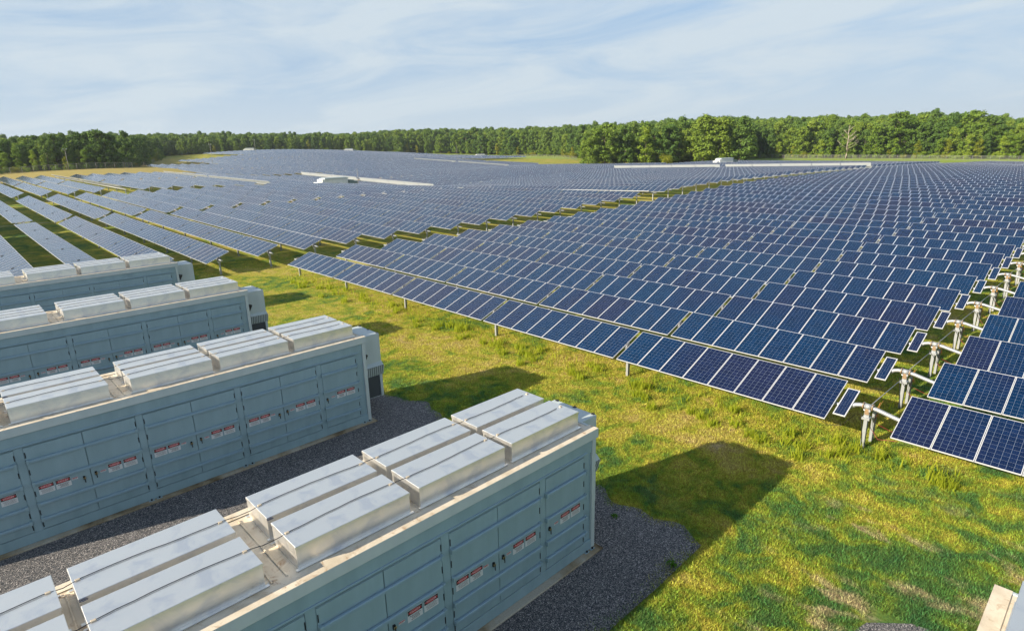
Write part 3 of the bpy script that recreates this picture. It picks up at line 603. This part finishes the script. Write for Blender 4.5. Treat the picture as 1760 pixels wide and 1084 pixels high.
# ------------------------------------------------------------------ inverter huts
def inverter(name, loc, rz, s=1.0, label='', grp='white inverter huts'):
    r = empty(name, (loc[0], loc[1], gz(loc[0], loc[1])), rz); tag(r, label, 'inverter hut', grp)
    mb = MB(); mb.box((-3.2*s, -1.3*s, -.6), (3.2*s, 1.3*s, 2.75*s), 0, .03)
    for k in range(1, 5): mb.box((-3.2*s+k*1.28*s-.02, -1.3*s-.015, .15), (-3.2*s+k*1.28*s+.02, -1.3*s, 2.6*s), 1)
    part('wall', mb.mesh('wall', [M['invw'], M['cab']]), r)
    mb = MB(); mb.box((-2.6*s, -1.45*s, 2.755*s), (3.35*s, 1.45*s, 2.95*s), 0, .03); mb.box((-2.4*s, -.9*s, 2.955*s), (3.0*s, .9*s, 3.05*s), 0, .02); part('roof', mb.mesh('roof', [M['cab']]), r)
    mb = MB(); mb.box((-4.3*s, -1.1*s, -.6), (-3.23*s, 1.1*s, 2.1*s), 0, .03); part('side_cabinet', mb.mesh('side_cabinet', [M['invw']]), r)
    mb = MB(); mb.box((3.7*s, -1.1*s, -.6), (4.9*s, 1.1*s, 2.3*s), 0, .04); mb.box((5.0*s, -.9*s, -.6), (6.0*s, .9*s, 2.0*s), 0, .04); mb.box((3.2*s, -.5*s, 1.0*s), (3.7*s, .5*s, 1.3*s), 0); part('transformer', mb.mesh('transformer', [M['invg']]), r)
    for k in range(6): mb = MB()
    mb = MB()
    for k in range(9): mb.box((4.95*s, -.8*s+k*.18*s, .3), (5.03*s, -.74*s+k*.18*s, 1.9*s), 0)
    part('cooling_fin', mb.mesh('cooling_fin', [M['invg']]), r)
inverter('inverter_hut', (59.5, 123.85), 0, 1.0, 'white inverter hut with grey-green transformer amid the rows, left of centre')
inverter('inverter_hut', (208, 104), R(-20), 1.0, 'white inverter hut at the field edge before the tall tree clump')
inverter('inverter_hut', (296, 344), R(-30), 1.0, 'distant white inverter hut right of centre in the far solar block')
inverter('inverter_hut', (246, 448), R(-30), 1.0, 'tiny white inverter hut on the far slope, centre left')
inverter('inverter_hut', (172, 462), R(-30), 1.0, 'tiny white inverter hut against the far woods edge, leftmost')

# ------------------------------------------------------------------ trees
def leaf_cards(centers, radii, per, size, rg, flat=.8):
    """leaf-clump quads over the lobes' surfaces"""
    C = np.repeat(centers, per, 0); Rr = np.repeat(radii, per); n = len(C)
    d = rg.normal(size=(n, 3)); d /= np.linalg.norm(d, axis=1)[:, None]
    P = C+d*(Rr*(.35+.9*rg.random(n)**.8))[:, None]*[1, 1, flat]+rg.normal(size=(n, 3))*.18
    nrm = d+rg.normal(size=(n, 3))*.38; nrm /= np.linalg.norm(nrm, axis=1)[:, None]
    a = np.cross(nrm, rg.normal(size=(n, 3))); a /= np.linalg.norm(a, axis=1)[:, None]; b_ = np.cross(nrm, a)
    sz = size*(.55+.9*rg.random(n)); a *= sz[:, None]; b_ *= (sz*(.5+.5*rg.random(n)))[:, None]
    V = np.stack([P-a-b_*.3, P+b_*.9-a*.1, P+a+b_*.2, P-b_*.8+a*.2], 1).reshape(-1, 3)
    F_ = np.arange(n*4).reshape(n, 4); lobe = np.repeat(rg.random(len(centers)), per)
    return V, F_, np.clip(.5*lobe+.5*rg.random(n), 0, 1)
def crown(kind, seed, per=110, size=.30):
    """unit-ish crowns for a 16 m tree; trunk base at z=0"""
    rg = np.random.default_rng(seed); Cs = []; Rs = []; h = 16.0
    if kind == 'broad':
        n = 84; base = 1.6
        for i in range(n):
            u = rg.random(); z = base+(h-base-1.2)*u; prof = (.82+.3*rg.random())*math.sin(math.pi*min(1, (.22+.74*u)))**.55; rmax = 4.2*prof; an = rg.random()*6.28; rr = rmax*math.sqrt(rg.random())*.95
            Cs.append((rr*math.cos(an), rr*math.sin(an), z)); Rs.append(.5+.75*rg.random()**1.5)
    elif kind == 'pine':
        for i in range(42):
            u = rg.random()**.8; z = 3.0+(h-3.6)*u; rmax = 3.1*(1-u)**.6+.45; an = rg.random()*6.28; rr = rmax*math.sqrt(rg.random())
            Cs.append((rr*math.cos(an), rr*math.sin(an), z)); Rs.append(.65+.5*rg.random())
    elif kind == 'slim':
        for i in range(26):
            u = rg.random(); z = 1.4+(h-2.2)*u; rmax = 2.5*math.sin(math.pi*(.12+.83*u))**.7; an = rg.random()*6.28; rr = rmax*math.sqrt(rg.random())
            Cs.append((rr*math.cos(an), rr*math.sin(an), z)); Rs.append(.8+.6*rg.random())
    elif kind == 'bush':
        for i in range(20):
            an = rg.random()*6.28; rr = 5.2*math.sqrt(rg.random()); z = 1.5+(h*.75)*rg.random()*(1-rr/8); Cs.append((rr*math.cos(an), rr*math.sin(an), z)); Rs.append(1.8+1.3*rg.random())
    return leaf_cards(np.array(Cs), np.array(Rs), per, size, rg)
def trunk_mesh(kind, seed, m_):
    rr = random.Random(seed); mb = MB(); hh = {'broad': 12.5, 'pine': 15, 'slim': 13, 'bush': 5, 'bare': 14}[kind]; r0 = {'broad': .26, 'pine': .2, 'slim': .16, 'bush': .12, 'bare': .3}[kind]
    path = [(rr.uniform(-.2, .2)*i/4, rr.uniform(-.2, .2)*i/4, -.5+(hh+.5)*i/6) for i in range(7)]; mb.tube(path, [r0*(1-.78*i/6) for i in range(7)], 7, 0)
    nb = {'broad': 9, 'pine': 8, 'slim': 5, 'bush': 3, 'bare': 16}[kind]
    for i in range(nb):
        z = hh*(.3+.65*i/nb); an = rr.uniform(0, 6.28); l = {'broad': 2.8, 'pine': 1.9, 'slim': 1.4, 'bush': 2, 'bare': 3.4}[kind]*(1.1-.6*i/nb); up = .9 if kind != 'pine' else .2
        p0 = Vector((0, 0, z)); p1 = p0+Vector((math.cos(an)*l*.5, math.sin(an)*l*.5, l*.35*up)); p2 = p0+Vector((math.cos(an)*l, math.sin(an)*l, l*.95*up)); mb.tube([p0, p1, p2], [.085, .055, .02], 5, 0)
        if kind == 'bare':
            for q in (-.5, .5): mb.tube([p1, p1+Vector((math.cos(an+q)*l*.5, math.sin(an+q)*l*.5, l*.6))], [.045, .012], 4, 0)
    return mb.mesh('trunk', [m_])
KINDS = {}
for nm, kind, seeds, lm in (('broad', 'broad', (1, 2, 3, 4), 'leaf'), ('dark', 'broad', (5, 6, 7), 'leafdark'), ('pine', 'pine', (8, 9, 10), 'leafdark'), ('slim', 'slim', (11, 12), 'leafyoung'), ('yellow', 'slim', (13, 14), 'leafyel'), ('bush', 'bush', (15, 16, 17), 'leafyoung'), ('bushy', 'bush', (18, 19), 'leafyel')):
    KINDS[nm] = []
    for s_ in seeds:
        V, F_, pr = crown(kind, s_, 72 if kind == 'broad' else 110); me = npmesh('crown', V, F_, [M[lm]], {'pr': ('FACE', pr)}); KINDS[nm].append((me, trunk_mesh(kind, s_, M['bark'])))
NAME = {'broad': ('broadleaf_tree', 'tree'), 'dark': ('broadleaf_tree', 'tree'), 'pine': ('pine_tree', 'tree'), 'slim': ('young_tree', 'tree'), 'yellow': ('young_tree', 'tree'), 'bush': ('bush', 'bush'), 'bushy': ('bush', 'bush')}
LOOK = {'broad': 'mid green broadleaf tree', 'dark': 'dark green broadleaf tree', 'pine': 'dark ragged pine tree', 'slim': 'slender green young tree', 'yellow': 'slender yellow-green young tree', 'bush': 'low green bush', 'bushy': 'low yellow-green bush'}
def tree(kind, x, y, h, where, wide=1.0, label=None, name=None):
    me, tm = random.choice(KINDS[kind]); s = h/16.0; r = empty(name or NAME[kind][0], (x, y, gz(x, y)-.1), random.uniform(0, 6.28)); w = s*wide*random.uniform(.9, 1.15); r.scale = (w, w, s)
    tag(r, label or f'{LOOK[kind]} {where}', NAME[kind][1], f'{LOOK[kind]}s {where}')
    part('trunk', tm, r); part('crown', me, r); return r
def need_h(x, y):
    s, n = skyline_slope(np.array([x]), np.array([y])); return float(CAM[2]+s[0]*n[0]-gz(x, y))
def along(poly, step):
    P_ = [Vector(q) for q in poly]; out = []; carry = 0
    for a, b_ in zip(P_[:-1], P_[1:]):
        l = (b_-a).length; t_ = carry
        d = (b_-a)/l; nrm = Vector((-d.y, d.x))
        while t_ < l: out.append((a+d*t_, nrm)); t_ += step
        carry = t_-l
    return out
LEFT = [(-30, 258), (0, 259), (30, 262), (50, 270), (52, 300)]
EDGE = [(54, 296), (60, 318), (80, 356), (94, 396), (112, 445)]
FAR = [(30, 330), (58, 390), (84, 450), (118, 486), (150, 490), (200, 486), (262, 482), (318, 446), (330, 390), (334, 340)]
CLUMP = [(214, 178), (222, 160), (232, 148), (244, 138), (256, 126)]
RIGHT = [(332, 150), (336, 100), (340, 60), (343, 20), (345, -20)]
YOUNG = [(336, 345), (332, 310), (318, 275), (290, 235), (262, 205), (235, 185)]
LINE = [(LEFT, 4.6, 'in the left woods edge above the brown grass', 1), (FAR, 6.6, 'in the far woods edge behind the solar field', 1), (CLUMP, 5.0, 'in the tall clump right of centre', 1), (RIGHT, 5.2, 'in the right woods edge beyond the mown strip', 1)]
for poly, step, where, sgn in LINE:
    for row in range(2 if where.startswith('in the far') else 3):
        for i, (q, nr) in enumerate(along(poly, step*(1 if row else 1.15))):
            off = 3+row*6.5+random.uniform(-2, 2)+(9 if where.startswith('in the left') else 0)
            # outward = away from the camera
            out_ = nr
            x = q.x+out_.x*off+random.uniform(-1.5, 1.5); y = q.y+out_.y*off+random.uniform(-1.5, 1.5)
            nh = need_h(x, y)
            if row == 0:
                k = random.choices(['bush', 'bushy', 'yellow', 'slim', 'broad', 'dark'], [3, 1.2, 1.5, 3, 2.5, 1.5])[0]
                h = {'bush': random.uniform(3.5, 6.5), 'bushy': random.uniform(3, 5), 'yellow': random.uniform(6, 10), 'slim': random.uniform(7, 12)}.get(k, nh*random.uniform(.6, .85))
            else:
                left = where.startswith('in the left')
                k = random.choices(['broad', 'dark', 'pine', 'slim'], [4, 3.2, 4.5 if left else 1.1, .9])[0]; h = nh*(random.uniform(.60, .9) if row == 1 else random.uniform(.72, 1.05))
                if k == 'slim': h *= .8
            tree(k, x, y, max(3, h), where)
for row in range(3):
    for q, nr in along(EDGE, 4.2+row):
        k = random.choices(['slim', 'bush', 'yellow', 'bushy', 'broad'], [3, 2, 1.6, 1.2, 1.2])[0]; off = 3+row*5.5
        tree(k, q.x+nr.x*off+random.uniform(-2, 2), q.y+nr.y*off+random.uniform(-2, 2), random.uniform(3.2, 5)+row*1.4 if k != 'broad' else random.uniform(6, 9), 'in the young growth along the far left field edge')
for q, nr in along(LEFT[:4], 2.7):
    k = random.choices(['bush', 'slim', 'bushy', 'yellow'], [4, 3, 1.3, 1.6])[0]; off = random.uniform(.5, 7)
    tree(k, q.x+nr.x*off, q.y+nr.y*off, random.uniform(2.8, 5.2) if 'bush' in k else random.uniform(4.5, 8.5), 'in the low growth along the left fence')
for q, nr in along(RIGHT, 4.2):
    k = random.choices(['bush', 'slim', 'bushy', 'yellow'], [4, 3, 1, 1])[0]; off = random.uniform(0, 3)
    tree(k, q.x+nr.x*off, q.y+nr.y*off, random.uniform(3, 6) if 'bush' in k else random.uniform(6, 11), 'at the foot of the right woods edge')
for i, (q, nr) in enumerate(along(YOUNG, 6.2)):
    k = random.choice(['slim', 'slim', 'bush', 'yellow', 'bushy']); tree(k, q.x+random.uniform(-3, 3), q.y+random.uniform(-3, 3), random.uniform(4.5, 8), 'in the young growth behind the far grass patch')
def at_px(xp, d):
    """ground point at distance d in the direction of image column xp"""
    a = (xp-880)/FPX; dirv = _f+a*_r+0.28*_u; h = dirv[:2]/np.linalg.norm(dirv[:2]); return CAM[0]+h[0]*d, CAM[1]+h[1]*d
def top_h(x, y, yp):
    d = np.array([x-CAM[0], y-CAM[1]]); n = np.linalg.norm(d); h = d/n; a = (542-yp)/FPX; s = (a*(h@_f[:2])-(h@_u[:2]))/(_u[2]-a*_f[2]); return CAM[2]+s*n-gz(x, y)
for xp, d, yp, k, lab in ((168, 287, 219, 'dark', 'tallest dark tree of the left woods, rising above its neighbours'), (190, 289, 228, 'dark', 'dark tree right beside the tallest of the left woods'), (150, 292, 226, 'pine', 'ragged pine left of the tallest tree of the left woods'),
    (215, 300, 224, 'pine', 'thin pine with a tufted top, right of the tallest left tree'), (135, 290, 226, 'pine', 'sparse pine sticking out of the left woods skyline'), (1040, 285, 207, 'broad', 'tall round-topped tree at the left end of the tall clump'), (1075, 286, 213, 'dark', 'dark tree next to the left end of the tall clump'), (1016, 282, 232, 'broad', 'leaning green tree on the left shoulder of the tall clump'),
    (1210, 284, 193, 'broad', 'tallest pale green tree of the clump, above the white inverter hut'), (1235, 286, 196, 'broad', 'pale green tree just right of the tallest clump tree'), (1272, 288, 197, 'dark', 'dark tall tree at the right end of the clump'), (1150, 290, 210, 'dark', 'broad dark tree in the middle of the clump'), (1110, 285, 216, 'slim', 'narrow tree in the left half of the clump'),
    (1545, 366, 187, 'broad', 'tallest tree of the right woods skyline, light topped'), (1668, 370, 185, 'broad', 'tall thin-trunked tree near the right edge of the woods'), (1632, 368, 190, 'pine', 'tall bare-stemmed pine in the right woods'), (1700, 372, 194, 'dark', 'dark spreading tree at the far right of the skyline')):
    x, y = at_px(xp, d); tree(k, x, y, top_h(x, y, yp), '', 1.15 if k != 'pine' else .9, lab)
x, y = at_px(1145, 272); tree('bushy', x, y, 9, '', .75, 'yellow-leaved small tree at the foot of the clump')
# the pale dead tree in the right woods
x, y = at_px(1456, 352); r = empty('dead_tree', (x, y, gz(x, y)), 1.0); s = top_h(x, y, 203)/17; r.scale = (s*1.15, s*1.15, s); tag(r, 'pale leafless dead tree standing in the right woods edge', 'tree'); part('trunk', trunk_mesh('bare', 3, M['barkpale']), r)

# woods behind the edge trees: uncountable, one mass of instanced crowns
pts = []; sc_ = []
edge = LEFT[:4]+FAR[1:]+[(332, 310), (300, 250), (250, 200)]+CLUMP[2:]+[(300, 140)]+RIGHT+[(345, -140)]
E2 = np.array(edge, float)
eaz = np.unwrap(np.arctan2(E2[:, 1]-CAM[1], E2[:, 0]-CAM[0])); ed_ = np.hypot(E2[:, 0]-CAM[0], E2[:, 1]-CAM[1]); o_ = np.argsort(eaz); eaz = eaz[o_]; ed_ = ed_[o_]
d = 0.0; azs = np.linspace(-.25, 1.72, 2000)
rr = np.random.default_rng(5); dd = 19.0
while dd < 520:
    st = 5.2+dd*.012
    a = -.25
    while a < 1.72:
        de = np.interp(a, eaz, ed_); D = de+dd+rr.uniform(-2.5, 2.5); aa = a+rr.uniform(-.5, .5)*st/D
        x = CAM[0]+D*math.cos(aa); y = CAM[1]+D*math.sin(aa); pts.append((x, y)); a += st/D
    dd += st*.95
pts = np.array(pts); gzv = ground(pts[:, 0], pts[:, 1]); s, n = skyline_slope(pts[:, 0], pts[:, 1]); hneed = CAM[2]+s*n-gzv
ht = np.clip(hneed*rr.uniform(.70, 1.0, len(pts))*np.where(rr.random(len(pts)) < .12, 1.12, 1.0), 8, 27)
pm = bpy.data.meshes.new('woods'); pm.vertices.add(len(pts)); pm.vertices.foreach_set('co', np.c_[pts, gzv-.3].astype(np.float32).ravel())
a = pm.attributes.new('hs', 'FLOAT', 'POINT'); a.data.foreach_set('value', (ht/16).astype(np.float32)); a = pm.attributes.new('vi', 'INT', 'POINT'); a.data.foreach_set('value', rr.integers(0, 6, len(pts)).astype(np.int32))
woods = link('woods', pm); tag(woods, 'unbroken green woods filling the hills behind the edge trees', 'woods', kind='stuff')
g = bpy.data.node_groups.new('woods', 'GeometryNodeTree'); g.interface.new_socket('Geometry', in_out='INPUT', socket_type='NodeSocketGeometry'); g.interface.new_socket('Geometry', in_out='OUTPUT', socket_type='NodeSocketGeometry')
gi = g.nodes.new('NodeGroupInput'); go = g.nodes.new('NodeGroupOutput'); ip = g.nodes.new('GeometryNodeInstanceOnPoints'); gtoi = g.nodes.new('GeometryNodeGeometryToInstance')
srcs = []; want = [KINDS['broad'][0][0], KINDS['broad'][2][0], KINDS['dark'][0][0], KINDS['pine'][0][0], KINDS['broad'][3][0], KINDS['dark'][2][0]]
for o in col.objects:
    if o.name.startswith('crown') and o.parent and o.data in want and o.data not in [q.data for q in srcs]: srcs.append(o)
for o in srcs:
    oi_ = g.nodes.new('GeometryNodeObjectInfo'); oi_.transform_space = 'ORIGINAL'; oi_.inputs['Object'].default_value = o; oi_.inputs['As Instance'].default_value = True; g.links.new(oi_.outputs['Geometry'], gtoi.inputs[0])
g.links.new(gi.outputs[0], ip.inputs['Points']); g.links.new(gtoi.outputs[0], ip.inputs['Instance']); ip.inputs['Pick Instance'].default_value = True
na = g.nodes.new('GeometryNodeInputNamedAttribute'); na.data_type = 'INT'; na.inputs[0].default_value = 'vi'; g.links.new(na.outputs[0], ip.inputs['Instance Index'])
nh_ = g.nodes.new('GeometryNodeInputNamedAttribute'); nh_.data_type = 'FLOAT'; nh_.inputs[0].default_value = 'hs'; g.links.new(nh_.outputs[0], ip.inputs['Scale'])
rv = g.nodes.new('FunctionNodeRandomValue'); rv.data_type = 'FLOAT_VECTOR'; rv.inputs[0].default_value = (0, 0, 0); rv.inputs[1].default_value = (0.05, .05, 6.28); g.links.new(rv.outputs[0], ip.inputs['Rotation']); g.links.new(ip.outputs[0], go.inputs[0])
mod = woods.modifiers.new('woods', 'NODES'); mod.node_group = g

# ------------------------------------------------------------------ air
hm = bpy.data.materials.new('haze'); hm.use_nodes = True; ht_ = hm.node_tree; ht_.nodes.remove(ht_.nodes['Principled BSDF']); pv = ht_.nodes.new('ShaderNodeVolumePrincipled')
pv.inputs['Color'].default_value = (.80, .90, 1, 1); pv.inputs['Density'].default_value = .00012; pv.inputs['Anisotropy'].default_value = .2; ht_.links.new(pv.outputs[0], ht_.nodes['Material Output'].inputs['Volume'])
mb = MB(); mb.box((-3100, -1600, -60), (3100, 3500, 75)); tag(link('haze', mb.mesh('haze', [hm])), 'faint bluish summer haze over the fields and woods', 'haze', kind='stuff')

# ------------------------------------------------------------------ fences and poles
def fence(pts2, label, h=2.1, step=3.2):
    mbp = MB(); P_ = along(pts2, step); xyz = [(q.x, q.y, gz(q.x, q.y)) for q, _ in P_]
    r = empty('chain_link_fence', xyz[0]); tag(r, label, 'fence'); x0, y0, z0 = xyz[0]; mw = MB()
    for x, y, z in xyz: mbp.tube([(x-x0, y-y0, z-z0-.3), (x-x0, y-y0, z-z0+h)], .045, 5, 0)
    for a_, b_ in zip(xyz[:-1], xyz[1:]):
        A = (a_[0]-x0, a_[1]-y0, a_[2]-z0); Bq = (b_[0]-x0, b_[1]-y0, b_[2]-z0); mbp.tube([(A[0], A[1], A[2]+h), (Bq[0], Bq[1], Bq[2]+h)], .03, 4, 0)
        mw.quad([A, Bq, (Bq[0], Bq[1], Bq[2]+h), (A[0], A[1], A[2]+h)], 0)
    part('fence_frame', mbp.mesh('fence_frame', [M['pole']]), r); part('wire_mesh', mw.mesh('wire_mesh', [M['link']]), r)
fence([(-32, 254.5), (0, 255.5), (30, 258.5), (52, 264.5)], 'chain link fence along the left woods above the brown grass')
fence([(53, 292), (58, 316), (78, 354), (91, 394)], 'chain link fence climbing the left edge of the far solar blocks')
fence([(320, 145), (325, 100), (328, 60), (331, 20), (333, -20)], 'chain link fence before the right woods, beyond the mown strip')
fence([(316, 330), (312, 300), (298, 262), (282, 238)], 'chain link fence behind the far grass patch')
def pole(x, y, h, label, arm=True):
    r = empty('light_pole', (x, y, gz(x, y))); tag(r, label, 'pole'); mb = MB(); mb.tube([(0, 0, -.3), (0, 0, h)], [.09, .06], 7, 0); part('mast', mb.mesh('mast', [M['pole']]), r)
    if arm:
        mb = MB(); mb.box((-.6, -.04, h), (.6, .04, h+.08), 0, .01); part('crossarm', mb.mesh('crossarm', [M['pole']]), r)
        for e in (-.6, .3): mb = MB(); mb.box((e, -.15, h+.09), (e+.3, .15, h+.3), 0, .03); part('floodlight', mb.mesh('floodlight', [M['cab']]), r)
x, y = at_px(110, 268); pole(x, y, 7, 'slim light pole in front of the left woods')
x, y = at_px(361, 330); pole(x, y, 10, 'slim pole at the left edge of the far solar blocks')
x, y = at_px(438, 450); pole(x, y, 9, 'pole at the far left corner of the solar field')
x, y = at_px(610, 172); pole(x, y, 6.5, 'thin pole just behind the white inverter hut', False)
x, y = at_px(785, 395); pole(x, y, 9, 'thin pole standing in the far solar rows, centre', False)

# ------------------------------------------------------------------ grass blades and weeds near the camera
def blades(name, XY, h, w, mats, label, cat, lean=.5):
    n = len(XY); Z = ground(XY[:, 0], XY[:, 1]); an = rng.random(n)*6.283; t_ = np.c_[np.cos(an), np.sin(an)]
    hh = h*(.45+.9*rng.random(n)); ww = w*(.6+.8*rng.random(n)); la = rng.random(n)*6.283; ll = hh*lean*(.3+rng.random(n))
    b0 = np.c_[XY-t_*ww[:, None], Z-.01]; b1 = np.c_[XY+t_*ww[:, None], Z-.01]; tip = np.c_[XY+np.c_[np.cos(la), np.sin(la)]*ll[:, None], Z+hh]
    V = np.stack([b0, b1, tip], 1).reshape(-1, 3); me = npmesh(name, V, np.arange(3*n).reshape(n, 3), mats, {'pr': ('FACE', rng.random(n))}); return tag(link(name, me), label, cat, kind='stuff')
def on_lawn(XY):
    X, Y = XY[:, 0], XY[:, 1]; ge = 1.75+.22*np.sin(Y*.9+.4)+.16*np.sin(Y*2.3)+.1*np.sin(Y*5.1)-np.maximum(0, 1.1-np.abs(Y-5.2))*.5+.2+.32*np.clip(-Y, 0, 1)-np.maximum(0, -2.7-Y)**2*.8
    k = (X > ge-.1-.25*rng.random(len(X))**3) | (Y < -2.92+.35*rng.random(len(Y))**3+.12*np.sin(X*2.3)); k &= ~((X < 2.55) & (Y < -6.5)); return k & (rng.random(len(X)) < 1)
def scatter(x0, x1, y0, y1, dens):
    n = int((x1-x0)*(y1-y0)*dens); return np.c_[rng.uniform(x0, x1, n), rng.uniform(y0, y1, n)]
A = np.concatenate([scatter(-3, 13, -14, 8, 1300), scatter(0, 12, 8, 22, 700), scatter(1, 14, 22, 46, 260), scatter(12, 22, -6.5, -1.5, 700), scatter(22, 45, -7, -1.5, 200)]); tc_ = scatter(-3, 13, -13, 24, 22); tc_ = tc_[rng.random(len(tc_)) < .75]; A = np.concatenate([A, np.repeat(tc_, 22, 0)+rng.normal(0, .055, (len(tc_)*22, 2))]); A = A[on_lawn(A)]
blades('grass', A, .062, .0095, [M['blade']], 'short mown grass blades on the lawn by the containers', 'grass', .8)
T = np.concatenate([np.c_[rng.normal(9.3, .5, 900), rng.uniform(-7, 36, 900)], np.c_[rng.normal(13.5, .5, 500), rng.uniform(-7, 20, 500)]])
cl_ = np.r_[np.c_[rng.uniform(7.6, 9.6, 60), rng.uniform(-6.5, 34, 60)], [(8.35, -2.3), (8.5, -2.75), (8.75, -3.75), (8.9, -6.3), (8.95, -6.6), (8.1, -1.2), (8.2, .6), (8.3, 1.1), (8.2, 3.0), (8.3, 3.4), (8.5, 11.5), (8.6, 12.0), (8.5, 12.6), (8.6, 14.0)]]; T2 = np.repeat(cl_, 46, 0)+rng.normal(0, .10, (len(cl_)*46, 2))
blades('tall_weeds', np.concatenate([T, T2]), .32, .026, [M['weedm']], 'tall yellow-green weeds growing under the front solar row', 'weeds', .45)
def weed(x, y, s, label):
    rg = np.random.default_rng(int(abs(x*91+y*37))); n = 46; an = rg.random(n)*6.28; r0 = rg.random(n)*.5; P = np.c_[np.cos(an)*r0, np.sin(an)*r0, .12+.45*rg.random(n)*(1-r0)]*s
    nrm = np.c_[np.cos(an)*.5, np.sin(an)*.5, np.ones(n)]+rg.normal(size=(n, 3))*.25; nrm /= np.linalg.norm(nrm, axis=1)[:, None]; a_ = np.c_[np.cos(an), np.sin(an), -.2*np.ones(n)]*.17*s; b_ = np.cross(nrm, a_)*.5
    V = np.stack([P-a_, P+b_, P+a_, P-b_], 1).reshape(-1, 3); me = npmesh('leaves', V, np.arange(4*n).reshape(n, 4), [M['weedg']], {'pr': ('FACE', rg.random(n))})
    r = empty('weed', (x, y, .02)); tag(r, label, 'weed'); part('leaves', me, r)
    mb = MB()
    for k in range(7): mb.tube([(0, 0, 0), tuple(P[k])], .008*s, 4, 0)
    part('stem', mb.mesh('stem', [M['weedg']]), r)
weed(-4.1, 3.55, .38, 'bright green weed in the gravel behind the nearest container')
weed(-10.1, 2.75, .22, 'small green weed in the sunlit gravel at the lower left')
weed(1.35, -.75, .2, 'flat dark weed in the gravel beside the nearest container end')
weed(.75, -2.85, .25, 'dark weed tuft at the gravel edge by the lawn')
print('trackers full', nfull, 'objects', len(col.objects))
